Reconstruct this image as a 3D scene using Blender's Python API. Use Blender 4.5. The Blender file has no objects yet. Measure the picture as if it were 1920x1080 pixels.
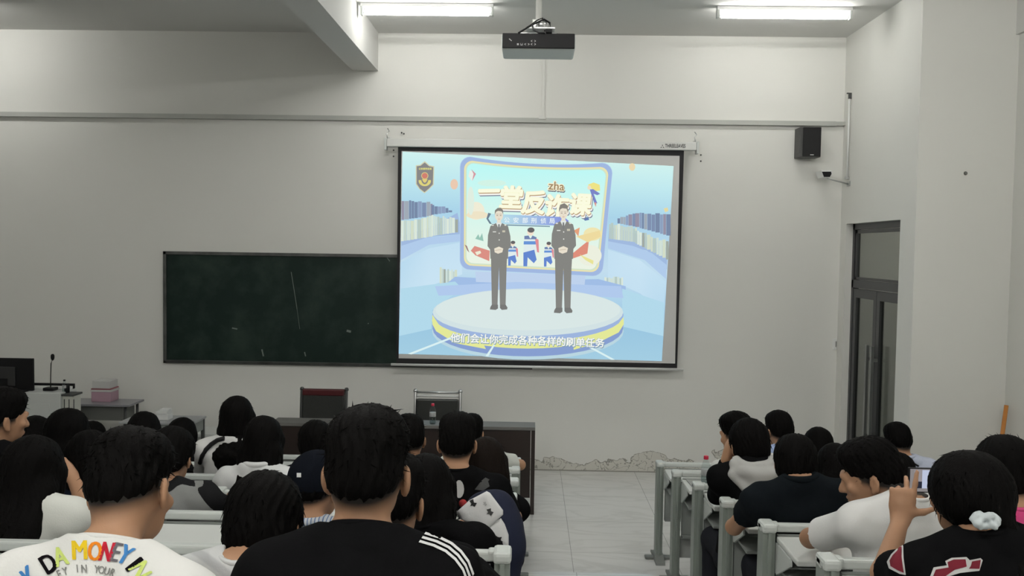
import bpy, bmesh, math, random
import numpy as np
from mathutils import Vector, Matrix
from mathutils.bvhtree import BVHTree
random.seed(7)
SC = bpy.context.scene
COL = SC.collection
PI = math.pi

# ------------------------------------------------------------------ camera, world, lamps, exposure
FPX = 1650.0                       # focal length in pixels of the 1920x1080 frame
CAMZ = 2.39
_yc = Vector((35.0, 73.0, -FPX)).normalized()          # image direction of the room's long axis
_z0 = Vector((math.sin(math.radians(0.89)), math.cos(math.radians(0.89)), 0))
_zc = (_z0 - _yc * _z0.dot(_yc)).normalized()
_xc = _yc.cross(_zc).normalized()
RWC = Matrix((( _xc.x, _yc.x, _zc.x), (_xc.y, _yc.y, _zc.y), (_xc.z, _yc.z, _zc.z)))   # world -> camera
CAMP = Vector((0, 0, CAMZ))
cam_d = bpy.data.cameras.new('camera'); cam = bpy.data.objects.new('camera', cam_d); COL.objects.link(cam)
cam_d.sensor_fit = 'HORIZONTAL'; cam_d.sensor_width = 36.0; cam_d.lens = 36.0 * FPX / 1920
cam_d.clip_start = 0.05; cam_d.clip_end = 100
cam.matrix_world = Matrix.Translation(CAMP) @ RWC.transposed().to_4x4()
SC.camera = cam
w = bpy.data.worlds.new('night'); SC.world = w; w.use_nodes = True
w.node_tree.nodes['Background'].inputs[0].default_value = (0.5, 0.55, 0.6, 1)
w.node_tree.nodes['Background'].inputs[1].default_value = 0.02
SC.view_settings.view_transform = 'Standard'; SC.view_settings.look = 'None'
SC.view_settings.exposure = 0.14; SC.view_settings.gamma = 1.0
SC.view_settings.use_curve_mapping = False
# lamp places (x, y) and the radiance of each lit tube: the front pair hangs beside the beam, the rest over the rows
LAMPS = [(-1.0, 8.3, 27.0), (2.31, 8.3, 29.0), (-5.9, 8.3, 44.0), (-1.0, 4.6, 136.0), (2.31, 4.6, 74.0), (-1.0, 0.9, 160.0), (2.31, 0.9, 84.0), (-5.9, 0.9, 80.0), (-1.0, -2.4, 150.0), (2.31, -2.4, 90.0)]

def ray(px, py):
    return (RWC.transposed() @ Vector((px - 960.0, 540.0 - py, -FPX))).normalized()
def at(px, py, Y):                 # the point at room depth Y that the photo shows at pixel (px, py)
    d = ray(px, py); return CAMP + d * (Y / d.y)
def pix(p):
    c = RWC @ (Vector(p) - CAMP); return 960 + c.x / -c.z * FPX, 540 - c.y / -c.z * FPX

# ------------------------------------------------------------------ colours and materials
def lin(c):
    return tuple((v / 255 / 12.92) if v <= 10 else ((v / 255 + .055) / 1.055) ** 2.4 for v in c)
MATS = {}
def mat(name, col, rough=.6, metal=0.0, bump=0.0, bscale=40.0, vary=0.0, vscale=3.0, spec=.5, **kw):
    if name in MATS: return MATS[name]
    m = bpy.data.materials.new(name); m.use_nodes = True; MATS[name] = m
    nt = m.node_tree; b = nt.nodes['Principled BSDF']
    b.inputs['Base Color'].default_value = (*col, 1); b.inputs['Roughness'].default_value = rough
    b.inputs['Metallic'].default_value = metal; b.inputs['Specular IOR Level'].default_value = spec
    tc = nt.nodes.new('ShaderNodeTexCoord')
    if vary:
        n = nt.nodes.new('ShaderNodeTexNoise'); n.inputs['Scale'].default_value = vscale; n.inputs['Detail'].default_value = 6
        nt.links.new(tc.outputs['Object'], n.inputs['Vector'])
        mx = nt.nodes.new('ShaderNodeMix'); mx.data_type = 'RGBA'
        mx.inputs[6].default_value = (*[c * (1 - vary) for c in col], 1); mx.inputs[7].default_value = (*[min(1, c * (1 + vary)) for c in col], 1)
        nt.links.new(n.outputs['Fac'], mx.inputs[0]); nt.links.new(mx.outputs[2], b.inputs['Base Color'])
    if bump:
        n = nt.nodes.new('ShaderNodeTexNoise'); n.inputs['Scale'].default_value = bscale; n.inputs['Detail'].default_value = 4
        nt.links.new(tc.outputs['Object'], n.inputs['Vector'])
        bp = nt.nodes.new('ShaderNodeBump'); bp.inputs['Strength'].default_value = bump; bp.inputs['Distance'].default_value = .01
        nt.links.new(n.outputs['Fac'], bp.inputs['Height']); nt.links.new(bp.outputs['Normal'], b.inputs['Normal'])
    for k, v in kw.items(): b.inputs[k].default_value = v
    return m
def emit(name, col, s=1.0):
    if name in MATS: return MATS[name]
    m = bpy.data.materials.new(name); m.use_nodes = True; MATS[name] = m
    nt = m.node_tree; nt.nodes.clear()
    e = nt.nodes.new('ShaderNodeEmission'); o = nt.nodes.new('ShaderNodeOutputMaterial')
    e.inputs[0].default_value = (*col, 1); e.inputs[1].default_value = s; nt.links.new(e.outputs[0], o.inputs[0])
    return m
def emit_attr(name, attr='picture', s=1.0):
    m = emit(name, (1, 1, 1), s); nt = m.node_tree
    a = nt.nodes.new('ShaderNodeAttribute'); a.attribute_name = attr
    nt.links.new(a.outputs['Color'], nt.nodes['Emission'].inputs[0]); return m
def clear_glass(name, tint=(.9, .95, .93), gloss=.9):
    if name in MATS: return MATS[name]
    m = bpy.data.materials.new(name); m.use_nodes = True; MATS[name] = m
    nt = m.node_tree; nt.nodes.clear(); o = nt.nodes.new('ShaderNodeOutputMaterial')
    t = nt.nodes.new('ShaderNodeBsdfTransparent'); t.inputs[0].default_value = (*tint, 1)
    g = nt.nodes.new('ShaderNodeBsdfGlossy'); g.inputs['Roughness'].default_value = .03; g.inputs[0].default_value = (gloss, gloss, gloss, 1)
    lw = nt.nodes.new('ShaderNodeLayerWeight'); lw.inputs[0].default_value = .5       # thin pane: same reflectance from both faces
    pw = nt.nodes.new('ShaderNodeMath'); pw.operation = 'POWER'; pw.inputs[1].default_value = 4.0; nt.links.new(lw.outputs['Facing'], pw.inputs[0])
    f = nt.nodes.new('ShaderNodeMath'); f.operation = 'MULTIPLY_ADD'; f.inputs[1].default_value = .6; f.inputs[2].default_value = .04; nt.links.new(pw.outputs[0], f.inputs[0])
    mx = nt.nodes.new('ShaderNodeMixShader')
    nt.links.new(f.outputs[0], mx.inputs[0]); nt.links.new(t.outputs[0], mx.inputs[1]); nt.links.new(g.outputs[0], mx.inputs[2])
    nt.links.new(mx.outputs[0], o.inputs[0]); return m

PLASTER = (.70, .70, .665)
M_wall = mat('white_plaster', PLASTER, .85, vary=.03, vscale=1.2, bump=.0, spec=.2)
M_ceil = mat('white_ceiling_paint', (.66, .66, .64), .9, vary=.02, vscale=.8, spec=.2)
M_post = mat('grey_green_steel', (.235, .265, .24), .42, vary=.06, vscale=8)
M_cap = mat('pale_grey_plastic', (.52, .55, .53), .4)
M_top = mat('pale_laminate', (.60, .62, .60), .35, vary=.03, vscale=9)
M_panel = mat('grey_board', (.26, .28, .265), .5, vary=.08, vscale=4)
M_seat = mat('seat_board', (.50, .52, .50), .45)
M_black = mat('black_plastic', (.007, .007, .008), .45, spec=.18)
M_dark = mat('dark_grey_metal', (.045, .048, .047), .45)
M_white = mat('white_plastic', (.72, .73, .72), .35)
M_chrome = mat('brushed_steel', (.55, .56, .56), .3, metal=1.0)
M_glass = clear_glass('clear_pane', (.74, .76, .74))
M_pet = clear_glass('bottle_plastic', (.90, .93, .93))
M_red = mat('red_cap_plastic', (.55, .02, .06), .4)

# ------------------------------------------------------------------ mesh helpers
def link_mesh(name, verts, faces, mats, root=None, smooth=False, fm=None):
    me = bpy.data.meshes.new(name)
    off = root.location if root is not None and root.parent is None else (root['o'] if root is not None else Vector((0, 0, 0)))
    off = Vector(off)
    me.from_pydata([Vector(v) - off for v in verts], [], faces)
    for m in (mats if isinstance(mats, (list, tuple)) else [mats]): me.materials.append(m)
    if fm is not None: me.polygons.foreach_set('material_index', np.array(fm, dtype=np.int32))
    if smooth: me.polygons.foreach_set('use_smooth', np.ones(len(me.polygons), dtype=bool))
    o = bpy.data.objects.new(name, me); COL.objects.link(o)
    if root is not None: o.parent = root
    return o

class MB:
    """collects shapes; build() links them as one mesh object"""
    def __init__(s): s.bm = bmesh.new(); s.mi = 0
    def mark(s): return len(s.bm.faces)
    def _fin(s, fs, smooth=False):
        for f in fs: f.material_index = s.mi; f.smooth = smooth
    def box(s, x0, y0, z0, x1, y1, z1, bev=0.0, R=None, c=None):
        vs = [s.bm.verts.new((x, y, z)) for x in (x0, x1) for y in (y0, y1) for z in (z0, z1)]
        idx = [(0, 1, 3, 2), (4, 6, 7, 5), (0, 4, 5, 1), (2, 3, 7, 6), (0, 2, 6, 4), (1, 5, 7, 3)]
        fs = [s.bm.faces.new([vs[i] for i in q]) for q in idx]
        if bev:
            es = list({e for f in fs for e in f.edges})
            r = bmesh.ops.bevel(s.bm, geom=es, offset=bev, segments=2, affect='EDGES', profile=.5)
            fs = [f for f in set(fs) | set(r['faces']) if f.is_valid]
        if R is not None:
            c = Vector(c) if c is not None else Vector(((x0 + x1) / 2, (y0 + y1) / 2, (z0 + z1) / 2))
            for v in {v for f in fs for v in f.verts}: v.co = c + R @ (v.co - c)
        s._fin(fs); return s
    def tube(s, pts, r, n=10, cap=True, r2=None):
        pts = [Vector(p) for p in pts]; rings = []
        N = len(pts)
        for i, p in enumerate(pts):
            d = (pts[min(i + 1, N - 1)] - pts[max(i - 1, 0)]).normalized()
            a = Vector((0, 0, 1)) if abs(d.z) < .9 else Vector((1, 0, 0))
            u = d.cross(a).normalized(); v = d.cross(u)
            rr = r if r2 is None else r + (r2 - r) * i / max(1, N - 1)
            rings.append([s.bm.verts.new(p + (u * math.cos(t) + v * math.sin(t)) * rr) for t in [2 * PI * k / n for k in range(n)]])
        fs = []
        for a, b in zip(rings, rings[1:]):
            for k in range(n): fs.append(s.bm.faces.new((a[k], a[(k + 1) % n], b[(k + 1) % n], b[k])))
        s._fin(fs, True)
        if cap: s._fin([s.bm.faces.new(rings[0][::-1]), s.bm.faces.new(rings[-1])])
        return s
    def lathe(s, c, prof, n=20, smooth=True):
        c = Vector(c); rings = []
        for r, z in prof: rings.append([s.bm.verts.new(c + Vector((r * math.cos(t), r * math.sin(t), z))) for t in [2 * PI * k / n for k in range(n)]])
        fs = []
        for a, b in zip(rings, rings[1:]):
            for k in range(n): fs.append(s.bm.faces.new((a[k], a[(k + 1) % n], b[(k + 1) % n], b[k])))
        s._fin(fs, smooth); s._fin([s.bm.faces.new(rings[0][::-1]), s.bm.faces.new(rings[-1])])
        return s
    def prism(s, poly, axis, a, b):
        """extrude a 2D polygon along an axis: 'x' takes (y,z), 'y' takes (x,z), 'z' takes (x,y)"""
        def P(u, v, t): return {'x': (t, u, v), 'y': (u, t, v), 'z': (u, v, t)}[axis]
        A = [s.bm.verts.new(P(u, v, a)) for u, v in poly]; B = [s.bm.verts.new(P(u, v, b)) for u, v in poly]
        n = len(poly); fs = [s.bm.faces.new(A), s.bm.faces.new(B[::-1])]
        for i in range(n): fs.append(s.bm.faces.new((A[i], B[i], B[(i + 1) % n], A[(i + 1) % n])))
        s._fin(fs); return s
    def build(s, name, mats, root=None):
        bmesh.ops.recalc_face_normals(s.bm, faces=s.bm.faces[:])
        me = bpy.data.meshes.new(name)
        off = Vector((0, 0, 0))
        p = root
        while p is not None: off += p.location; p = p.parent
        bmesh.ops.translate(s.bm, verts=s.bm.verts[:], vec=-off)
        s.bm.to_mesh(me); s.bm.free()
        for m in (mats if isinstance(mats, (list, tuple)) else [mats]): me.materials.append(m)
        o = bpy.data.objects.new(name, me); COL.objects.link(o)
        if root is not None: o.parent = root
        return o
def thing(name, label, cat, loc, group=None):
    o = bpy.data.objects.new(name, None); COL.objects.link(o); o.location = loc
    o.empty_display_size = .1; tag(o, label, cat, group); return o
def tag(o, label, cat, group=None, kind=None):
    o['label'] = label; o['category'] = cat
    if group: o['group'] = group
    if kind: o['kind'] = kind
    return o
def struct(o): o['kind'] = 'structure'; return o

_tx = {}
def text_mesh(body, bold=0.0, res=3):
    """outline text as flat verts/faces, height about 1"""
    key = (body, bold)
    if key in _tx: return _tx[key]
    cu = bpy.data.curves.new('lettering', 'FONT'); cu.body = body; cu.size = 1.0; cu.offset = bold; cu.resolution_u = res
    cu.fill_mode = 'FRONT'
    o = bpy.data.objects.new('lettering', cu); COL.objects.link(o)
    dg = bpy.context.evaluated_depsgraph_get(); me = bpy.data.meshes.new_from_object(o.evaluated_get(dg))
    v = np.array([tuple(x.co)[:2] for x in me.vertices]) if len(me.vertices) else np.zeros((0, 2)); f = [tuple(p.vertices) for p in me.polygons]
    bpy.data.objects.remove(o); bpy.data.curves.remove(cu); bpy.data.meshes.remove(me)
    _tx[key] = (v, f); return v, f
# ------------------------------------------------------------------ the room
WY = 9.43; CZ = 4.66; RX = 3.285; RXN = 4.10; LX = -7.7; BY = -3.6
def rowY(k): return 6.77 - .76 * (k - 1)
def tier(k): return .12 * (k - 1)

def wall_damp_material():
    """plaster whose foot is damp: flaking paint, bare render and dark cracks along the skirting"""
    m = mat('damp_plaster', PLASTER, .85, spec=.2); nt = m.node_tree; b = nt.nodes['Principled BSDF']
    L = nt.links.new
    def nd(t, **k):
        n = nt.nodes.new(t)
        for a, v in k.items(): setattr(n, a, v)
        return n
    def math_(op, a, b_=None):
        n = nd('ShaderNodeMath', operation=op)
        for i, v in enumerate((a, b_)):
            if v is None: continue
            if isinstance(v, (int, float)): n.inputs[i].default_value = v
            else: L(v, n.inputs[i])
        return n.outputs[0]
    tc = nt.nodes.new('ShaderNodeTexCoord'); sx = nd('ShaderNodeSeparateXYZ'); L(tc.outputs['Object'], sx.inputs[0])
    X, Z = sx.outputs[0], sx.outputs[2]
    n1 = nd('ShaderNodeTexNoise'); n1.inputs['Scale'].default_value = 3.2; n1.inputs['Detail'].default_value = 7; L(tc.outputs['Object'], n1.inputs['Vector'])
    n2 = nd('ShaderNodeTexNoise'); n2.inputs['Scale'].default_value = 11; n2.inputs['Detail'].default_value = 5; L(tc.outputs['Object'], n2.inputs['Vector'])
    # height of the flaked band: taller towards the right of the aisle
    rise = math_('MULTIPLY', math_('SUBTRACT', X, .75), .12); rise = math_('MAXIMUM', math_('MINIMUM', rise, .11), 0.02)
    top = math_('ADD', math_('ADD', rise, .02), math_('MULTIPLY', math_('SUBTRACT', n1.outputs['Fac'], .42), .75))
    d = math_('SUBTRACT', top, Z)                                        # > 0 inside the flaked band
    inside = math_('MULTIPLY', math_('GREATER_THAN', d, 0.0), math_('GREATER_THAN', X, -.35))
    edge = math_('MULTIPLY', math_('LESS_THAN', math_('ABSOLUTE', d), .006), math_('GREATER_THAN', X, -.35))
    crack = math_('LESS_THAN', math_('ABSOLUTE', math_('SUBTRACT', n2.outputs['Fac'], .5)), .012)
    pit = math_('GREATER_THAN', n2.outputs['Fac'], .69)
    foot = math_('LESS_THAN', Z, .012)
    dark = math_('MAXIMUM', math_('MULTIPLY', inside, math_('MAXIMUM', crack, pit)), math_('MAXIMUM', edge, foot))
    v = nd('ShaderNodeTexNoise'); v.inputs['Scale'].default_value = .9; v.inputs['Detail'].default_value = 5; L(tc.outputs['Object'], v.inputs['Vector'])
    def mix(f, a, c):
        n = nd('ShaderNodeMix', data_type='RGBA')
        for i, q in ((0, f), (6, a), (7, c)):
            if isinstance(q, tuple): n.inputs[i].default_value = (*q, 1)
            else: L(q, n.inputs[i])
        return n.outputs[2]
    base = mix(v.outputs['Fac'], (.675, .675, .64), (.72, .72, .69))
    c1 = mix(inside, base, (.60, .59, .54)); c2 = mix(dark, c1, (.30, .295, .265)); L(c2, b.inputs['Base Color'])
    bp = nd('ShaderNodeBump'); bp.inputs['Strength'].default_value = .5; bp.inputs['Distance'].default_value = .012
    L(math_('MULTIPLY', inside, math_('SUBTRACT', n2.outputs['Fac'], 1.0)), bp.inputs['Height']); L(bp.outputs[0], b.inputs['Normal'])
    return m

def tile_material():
    m = mat('marble_tile', (.6, .6, .59), .12, spec=.5); nt = m.node_tree; b = nt.nodes['Principled BSDF']; L = nt.links.new
    tc = nt.nodes.new('ShaderNodeTexCoord'); mp = nt.nodes.new('ShaderNodeMapping')
    mp.inputs['Location'].default_value = (-.357, .33, 0); L(tc.outputs['Object'], mp.inputs['Vector'])
    br = nt.nodes.new('ShaderNodeTexBrick'); br.offset = 0.0; br.inputs['Scale'].default_value = 1.0
    br.inputs['Brick Width'].default_value = .8; br.inputs['Row Height'].default_value = .8; br.inputs['Mortar Size'].default_value = .0022
    br.inputs['Mortar Smooth'].default_value = .1
    L(mp.outputs[0], br.inputs['Vector'])
    wv = nt.nodes.new('ShaderNodeTexNoise'); wv.inputs['Scale'].default_value = 1.6; wv.inputs['Detail'].default_value = 8; wv.inputs['Distortion'].default_value = 1.6
    mp2 = nt.nodes.new('ShaderNodeMapping'); mp2.inputs['Scale'].default_value = (.6, 1.7, 1); mp2.inputs['Rotation'].default_value = (0, 0, .25)
    L(tc.outputs['Object'], mp2.inputs['Vector']); L(mp2.outputs[0], wv.inputs['Vector'])
    rp = nt.nodes.new('ShaderNodeValToRGB'); e = rp.color_ramp.elements
    e[0].position = .44; e[0].color = (.66, .66, .645, 1); e[1].position = .56; e[1].color = (.66, .66, .645, 1)
    k = e.new(.5); k.color = (.595, .595, .58, 1)
    L(wv.outputs['Fac'], rp.inputs[0]); L(rp.outputs[0], br.inputs['Color1']); L(rp.outputs[0], br.inputs['Color2'])
    br.inputs['Mortar'].default_value = (.30, .30, .29, 1); L(br.outputs['Color'], b.inputs['Base Color'])
    return m
M_tile = tile_material()
T = .12
struct(MB().box(LX - T, BY - T, -.12, RXN + T, WY + T, 0).build('floor', M_tile))
b = MB()
for k in range(2, 15):
    y0 = rowY(k) + .1; b.box(LX, max(BY, y0 - .76), 0.001, RXN, y0, tier(k))
    if y0 - .76 < BY: break
struct(b.build('floor_tiers', M_tile))
struct(MB().box(LX - T, BY - T, CZ, RXN + T, WY + T, CZ + .12).build('ceiling', M_ceil))
struct(MB().box(LX - T, WY, 0, RXN + T, WY + T, CZ).build('wall_front', wall_damp_material()))
DY0, DY1, DZ = 7.92, 9.26, 2.70
b = MB().box(RX, 7.61 + T, 0, RX + .10, DY0, CZ).box(RX, DY1, 0, RX + .10, WY, CZ).box(RX, DY0, DZ, RX + .10, DY1, CZ)
struct(b.build('wall_right_far', M_wall))
struct(MB().box(RX, 7.61, 0, RXN + T, 7.61 + T, CZ).build('wall_right_return', M_wall))
struct(MB().box(RXN, BY - T, 0, RXN + T, 7.61, CZ).build('wall_right_near', M_wall))
struct(MB().box(LX - T, BY - T, 0, LX, WY, CZ).build('wall_left', M_wall))
struct(MB().box(LX, BY - T, 0, RXN, BY, CZ).build('wall_rear', M_wall))
struct(MB().box(-1.927, BY, 4.26, -1.653, WY, CZ).build('trim_1', M_ceil))          # ceiling beam left of the lamps
struct(MB().box(RXN - .03, BY, 4.26, RXN, 7.61, CZ).build('trim_2', M_ceil))        # shallow beam along the right wall
# corridor behind the glazed door
struct(MB().box(RX + 1.6, 6.9, 0, RX + 1.7, WY + .6, 3.2).box(RX + .1, WY + .5, 0, RX + 1.6, WY + .6, 3.2).box(RX + .1, 7.75, 0, RX + 1.6, 7.8, 3.2).box(RX + .1, 7.75, 3.1, RX + 1.6, WY + .6, 3.2).box(RX + .1, 7.75, -.1, RX + 1.7, WY + .6, -.001)
       .build('wall_corridor', mat('corridor_paint', (.42, .42, .39), .8)))

# unseen fill lamp, added to brighten the corridor behind the door panes
cl = thing('corridor_fill_lamp', 'unseen fill lamp added to brighten the corridor beyond the glass door', 'ceiling lamp', (RX + .9, 8.6, 3.1))
MB().box(RX + .7, 8.2, 3.06, RX + 1.1, 9.0, 3.099, .01).build('housing', M_white, cl); MB().box(RX + .74, 8.24, 3.05, RX + 1.06, 8.96, 3.059).build('diffuser', emit('corridor_fill_light', (1, .97, .88), 6.0), cl)
# glazed double door with a transom
FX0, FX1 = RX + .07, RX + .13
dm = mat('charcoal_aluminium', (.052, .054, .056), .38, metal=.3)
door = thing('door_1', 'dark grey aluminium framed double glass door with transom window in right wall', 'door', (RX + .1, (DY0 + DY1) / 2, 0))
door['kind'] = 'structure'
b = MB()
b.box(FX0, DY0, 0, FX1, DY0 + .05, DZ).box(FX0, DY1 - .05, 0, FX1, DY1, DZ).box(FX0, DY0, DZ - .06, FX1, DY1, DZ).box(FX0, DY0, 2.04, FX1, DY1, 2.12)
b.build('door_frame', dm, door)
b = MB().box(FX0 + .01, DY0 + .06, 2.12, FX1 - .015, DY0 + .09, DZ - .06).box(FX0 + .01, DY1 - .1, 2.12, FX1 - .015, DY1 - .065, DZ - .06)
b.box(FX0 + .01, DY0 + .06, DZ - .1, FX1 - .015, DY1 - .065, DZ - .065).box(FX0 + .01, DY0 + .06, 2.125, FX1 - .015, DY1 - .065, 2.15)
ts = b.build('transom_sash', dm, door)
MB().box(FX0 + .025, DY0 + .08, 2.14, FX0 + .031, DY1 - .09, DZ - .09).build('pane', M_glass, ts)
mid = (DY0 + DY1) / 2
for a, c in ((DY0 + .055, mid - .004), (mid + .004, DY1 - .055)):
    b = MB(); q = .075
    b.box(FX0 + .005, a, .01, FX1 - .01, a + q, 2.03).box(FX0 + .005, c - q, .01, FX1 - .01, c, 2.03).box(FX0 + .005, a + q, 1.94, FX1 - .01, c - q, 2.03).box(FX0 + .005, a + q, .01, FX1 - .01, c - q, .16)
    leaf = b.build('door_leaf', dm, door)
    MB().box(FX0 + .025, a + q, .16, FX0 + .031, c - q, 1.94).build('pane', M_glass, leaf)
    hy = c - .06 if c < mid else a + .06
    h = MB(); h.box(FX0 - .06, hy - .018, .45, FX0 - .035, hy + .018, 1.50)
    for z in (.6, 1.35): h.box(FX0 - .04, hy - .01, z, FX0 + .01, hy + .01, z + .03)
    h.build('pull_handle', mat('satin_handle', (.25, .26, .255), .35, metal=.8), leaf)

# wall services
def on_wall(px, py, Y=WY): return at(px, py, Y)
z = 3.755
t1 = MB().box(LX, WY - .05, z - .022, RX - .1, WY - .001, z + .022).box(LX, WY - .056, z - .026, RX - .1, WY - .001, z - .018).box(RX - .1, WY - .045, z - .02, RX - .001, WY - .001, z + .02)
tag(t1.build('cable_trunking', mat('grey_trunking', (.40, .41, .385), .5)), 'long grey cable trunking running across the whole front wall above the projection screen', 'cable trunking')
p = on_wall(1018, 227)
b = MB().box(p.x - .014, WY - .018, z + .02, p.x + .014, WY - .001, CZ).box(p.x - .045, WY - .06, z + .01, p.x + .03, WY - .001, z + .045)
tag(b.build('vertical_conduit', mat('duct_white', (.66, .66, .63), .6)), 'white vertical cable duct on front wall from ceiling behind projector down to trunking', 'cable duct')
p0 = at(1583, 190, WY - .05); p1 = at(1578, 335, WY - .05)
cx = RX - .02
cd = thing('corner_conduit', 'thin white cable pipe down the right corner of the front wall beside loudspeaker', 'cable pipe', (cx, WY - .2, p1.z))
MB().tube([(cx, WY - .2, p1.z), (cx, WY - .2, p0.z)], .010).build('pipe', M_white, cd)
MB().box(cx - .012, WY - .212, p0.z, cx + .018, WY - .19, p0.z + .05).box(cx - .03, WY - .21, p0.z + .05, cx + .018, WY - .195, p0.z + .062).build('end_clip', M_dark, cd)
MB().box(cx - .02, WY - .215, p1.z - .02, cx + .018, WY - .185, p1.z + .01).build('joint', M_chrome, cd)

# loudspeaker
c = at(1516, 268, WY - .12)
sp = thing('loudspeaker', 'black box loudspeaker mounted high on front wall under the trunking', 'loudspeaker', (c.x, WY - .12, c.z - .16))
MB().box(c.x - .115, WY - .20, c.z - .155, c.x + .105, WY - .012, c.z + .155, .006).build('cabinet', mat('speaker_side', (.05, .05, .05), .5), sp)
MB().box(c.x - .085, WY - .214, c.z - .145, c.x + .100, WY - .201, c.z + .15, .004).build('grille', mat('speaker_cloth', (.010, .010, .011), .85, bump=.5, bscale=400), sp)
MB().box(c.x - .01, WY - .2165, c.z - .138, c.x + .028, WY - .2145, c.z - .128, .001).build('badge', M_chrome, sp)
MB().box(c.x - .04, WY - .012, c.z - .06, c.x + .04, WY - .001, c.z + .06).build('wall_bracket', M_dark, sp)
# surveillance camera
c = at(1546, 327, WY - .22); e = at(1579, 340, WY - .2)
sv = thing('security_camera', 'small white security camera with black lens face in corner below loudspeaker', 'security camera', (c.x, c.y, c.z))
MB().prism([(c.x - .055, c.z + .035), (c.x + .055, c.z + .038), (c.x + .06, c.z + .0), (c.x + .04, c.z - .036), (c.x - .03, c.z - .036)], 'y', c.y - .06, c.y + .12).build('housing', M_white, sv)
MB().prism([(c.x - .047, c.z + .022), (c.x + .045, c.z + .024), (c.x + .05, c.z + .0), (c.x + .034, c.z - .031), (c.x - .026, c.z - .031)], 'y', c.y - .066, c.y - .058).build('lens_face', M_black, sv)
MB().tube([(c.x + .03, c.y + .05, c.z - .03), (c.x + .07, c.y + .04, c.z - .045), (RX - .005, c.y + .01, e.z - .03)], .008).box(RX - .012, c.y - .03, e.z - .05, RX - .001, c.y + .05, e.z - .0).build('bracket_arm', M_chrome, sv)
# switch, wall plug, leaning stick
c = at(1565, 645, WY)
sw = thing('light_switch', 'narrow white switch plate low on front wall beside the glass door', 'light switch', (c.x, WY, c.z))
MB().box(c.x - .02, WY - .012, c.z - .06, c.x + .02, WY - .0005, c.z + .06, .003).build('plate', M_white, sw)
MB().box(c.x + .006, WY - .016, c.z - .03, c.x + .012, WY - .012, c.z + .03).build('rocker', M_dark, sw)
c = at(1810, 325, 7.61)
tag(MB().lathe((0, 0, 0), [(.012, 0), (.017, .004), (.012, .012), (.006, .014)], 12).build('wall_plug', mat('old_plug', (.12, .12, .11), .7)), 'small dark wall plug on the blank right return wall', 'wall plug')
o = bpy.data.objects['wall_plug']; o.location = (c.x, 7.609, c.z); o.rotation_euler = (PI / 2, 0, 0)
a_ = at(1887, 760, 7.5); b_ = at(1879, 818, 7.45); d_ = (b_ - a_).normalized()
bt = a_ + d_ * (a_.z / -d_.z)
tag(MB().tube([(a_.x, a_.y, a_.z), (bt.x, bt.y, .004)], .017, 12).build('wooden_broom_handle', mat('orange_wood', (.50, .20, .045), .5, vary=.15, vscale=12)), 'orange wooden stick leaning upright in the right corner', 'stick')

# ------------------------------------------------------------------ ceiling lamps
def lamp(x, y, power, label):
    M_tube = emit('lit_tube_%d' % power, (1.0, .985, .94), power)
    t = thing('fluorescent_lamp', label, 'ceiling lamp', (x, y, CZ), 'fluorescent ceiling lamps')
    MB().box(x - .62, y - .035, CZ - .035, x + .62, y + .035, CZ - .0005, .004).build('housing', M_white, t)
    MB().tube([(x - .575, y, CZ - .078), (x + .575, y, CZ - .078)], .028, 14).build('tube', M_tube, t)
    for s in (-1, 1):
        MB().box(x + s * .61 - .012, y - .03, CZ - .11, x + s * .61 + .012, y + .03, CZ - .03, .004).tube([(x + s * .576, y, CZ - .078), (x + s * .6, y, CZ - .078)], .02).build('end_holder', M_cap, t)
LL = ['lit white fluorescent lamp on ceiling beside the beam, left of the projector', 'lit white fluorescent lamp on ceiling right of the projector near the right wall',
      'fluorescent lamp on ceiling above the lectern at the far left', 'fluorescent lamp on ceiling above the middle rows, left of the aisle', 'fluorescent lamp on ceiling above the middle rows, right of the aisle',
      'fluorescent lamp on ceiling above the back rows, left of the aisle', 'fluorescent lamp on ceiling above the back rows, right of the aisle',
      'fluorescent lamp on ceiling above the back rows at the far left', 'rearmost fluorescent lamp left of the aisle', 'rearmost fluorescent lamp right of the aisle']
for (x, y, e_), l in zip(LAMPS, LL): lamp(x, y, e_, l)

# ------------------------------------------------------------------ projector
PY = 4.8; a_ = at(941, 57, PY); b_ = at(1079, 94, PY)
x0, x1, zt, zb = a_.x, b_.x, a_.z - .012, b_.z + .004
pj = thing('projector', 'white ceiling projector with black rear panel hanging in front of the screen', 'projector', ((x0 + x1) / 2, PY + .13, zb))
MB().box(x0, PY + .006, zb, x1, PY + .27, zt, .012).build('casing', mat('projector_white', (.55, .60, .58), .45), pj)
MB().box(x0 + .003, PY, zb + .004, x1 - .004, PY + .012, zt - .001, .004).build('rear_panel', M_black, pj)
def on_pj(px, py): return at(px, py, PY)
b = MB()
for (u, v) in ((1000, 77), (1000, 83), (988, 83)):
    q = on_pj(u, v); n = 16
    for k in range(n):
        if k % 8 in (3, 4): continue
        t0, t1 = 2 * PI * k / n, 2 * PI * (k + 1) / n
        b.bm.faces.new([b.bm.verts.new((q.x + r * math.cos(t) * 1.5, PY - .001, q.z + r * math.sin(t) * .62)) for r, t in ((.009, t0), (.009, t1), (.0065, t1), (.0065, t0))])
q = on_pj(971, 83); b.box(q.x - .005, PY - .0015, q.z - .005, q.x + .005, PY - .0005, q.z + .005)
q = on_pj(978, 83); b.box(q.x - .006, PY - .0015, q.z - .006, q.x - .004, PY - .0005, q.z + .006).box(q.x + .004, PY - .0015, q.z - .006, q.x + .006, PY - .0005, q.z + .006).box(q.x - .006, PY - .0015, q.z - .006, q.x + .006, PY - .0005, q.z - .002)
q = on_pj(957, 75); b.box(q.x - .009, PY - .0015, q.z - .001, q.x + .009, PY - .0005, q.z + .003, R=Matrix.Rotation(.7, 3, 'Y'))
b.build('button_symbols', mat('pale_print', (.45, .45, .45), .5), pj)
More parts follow.
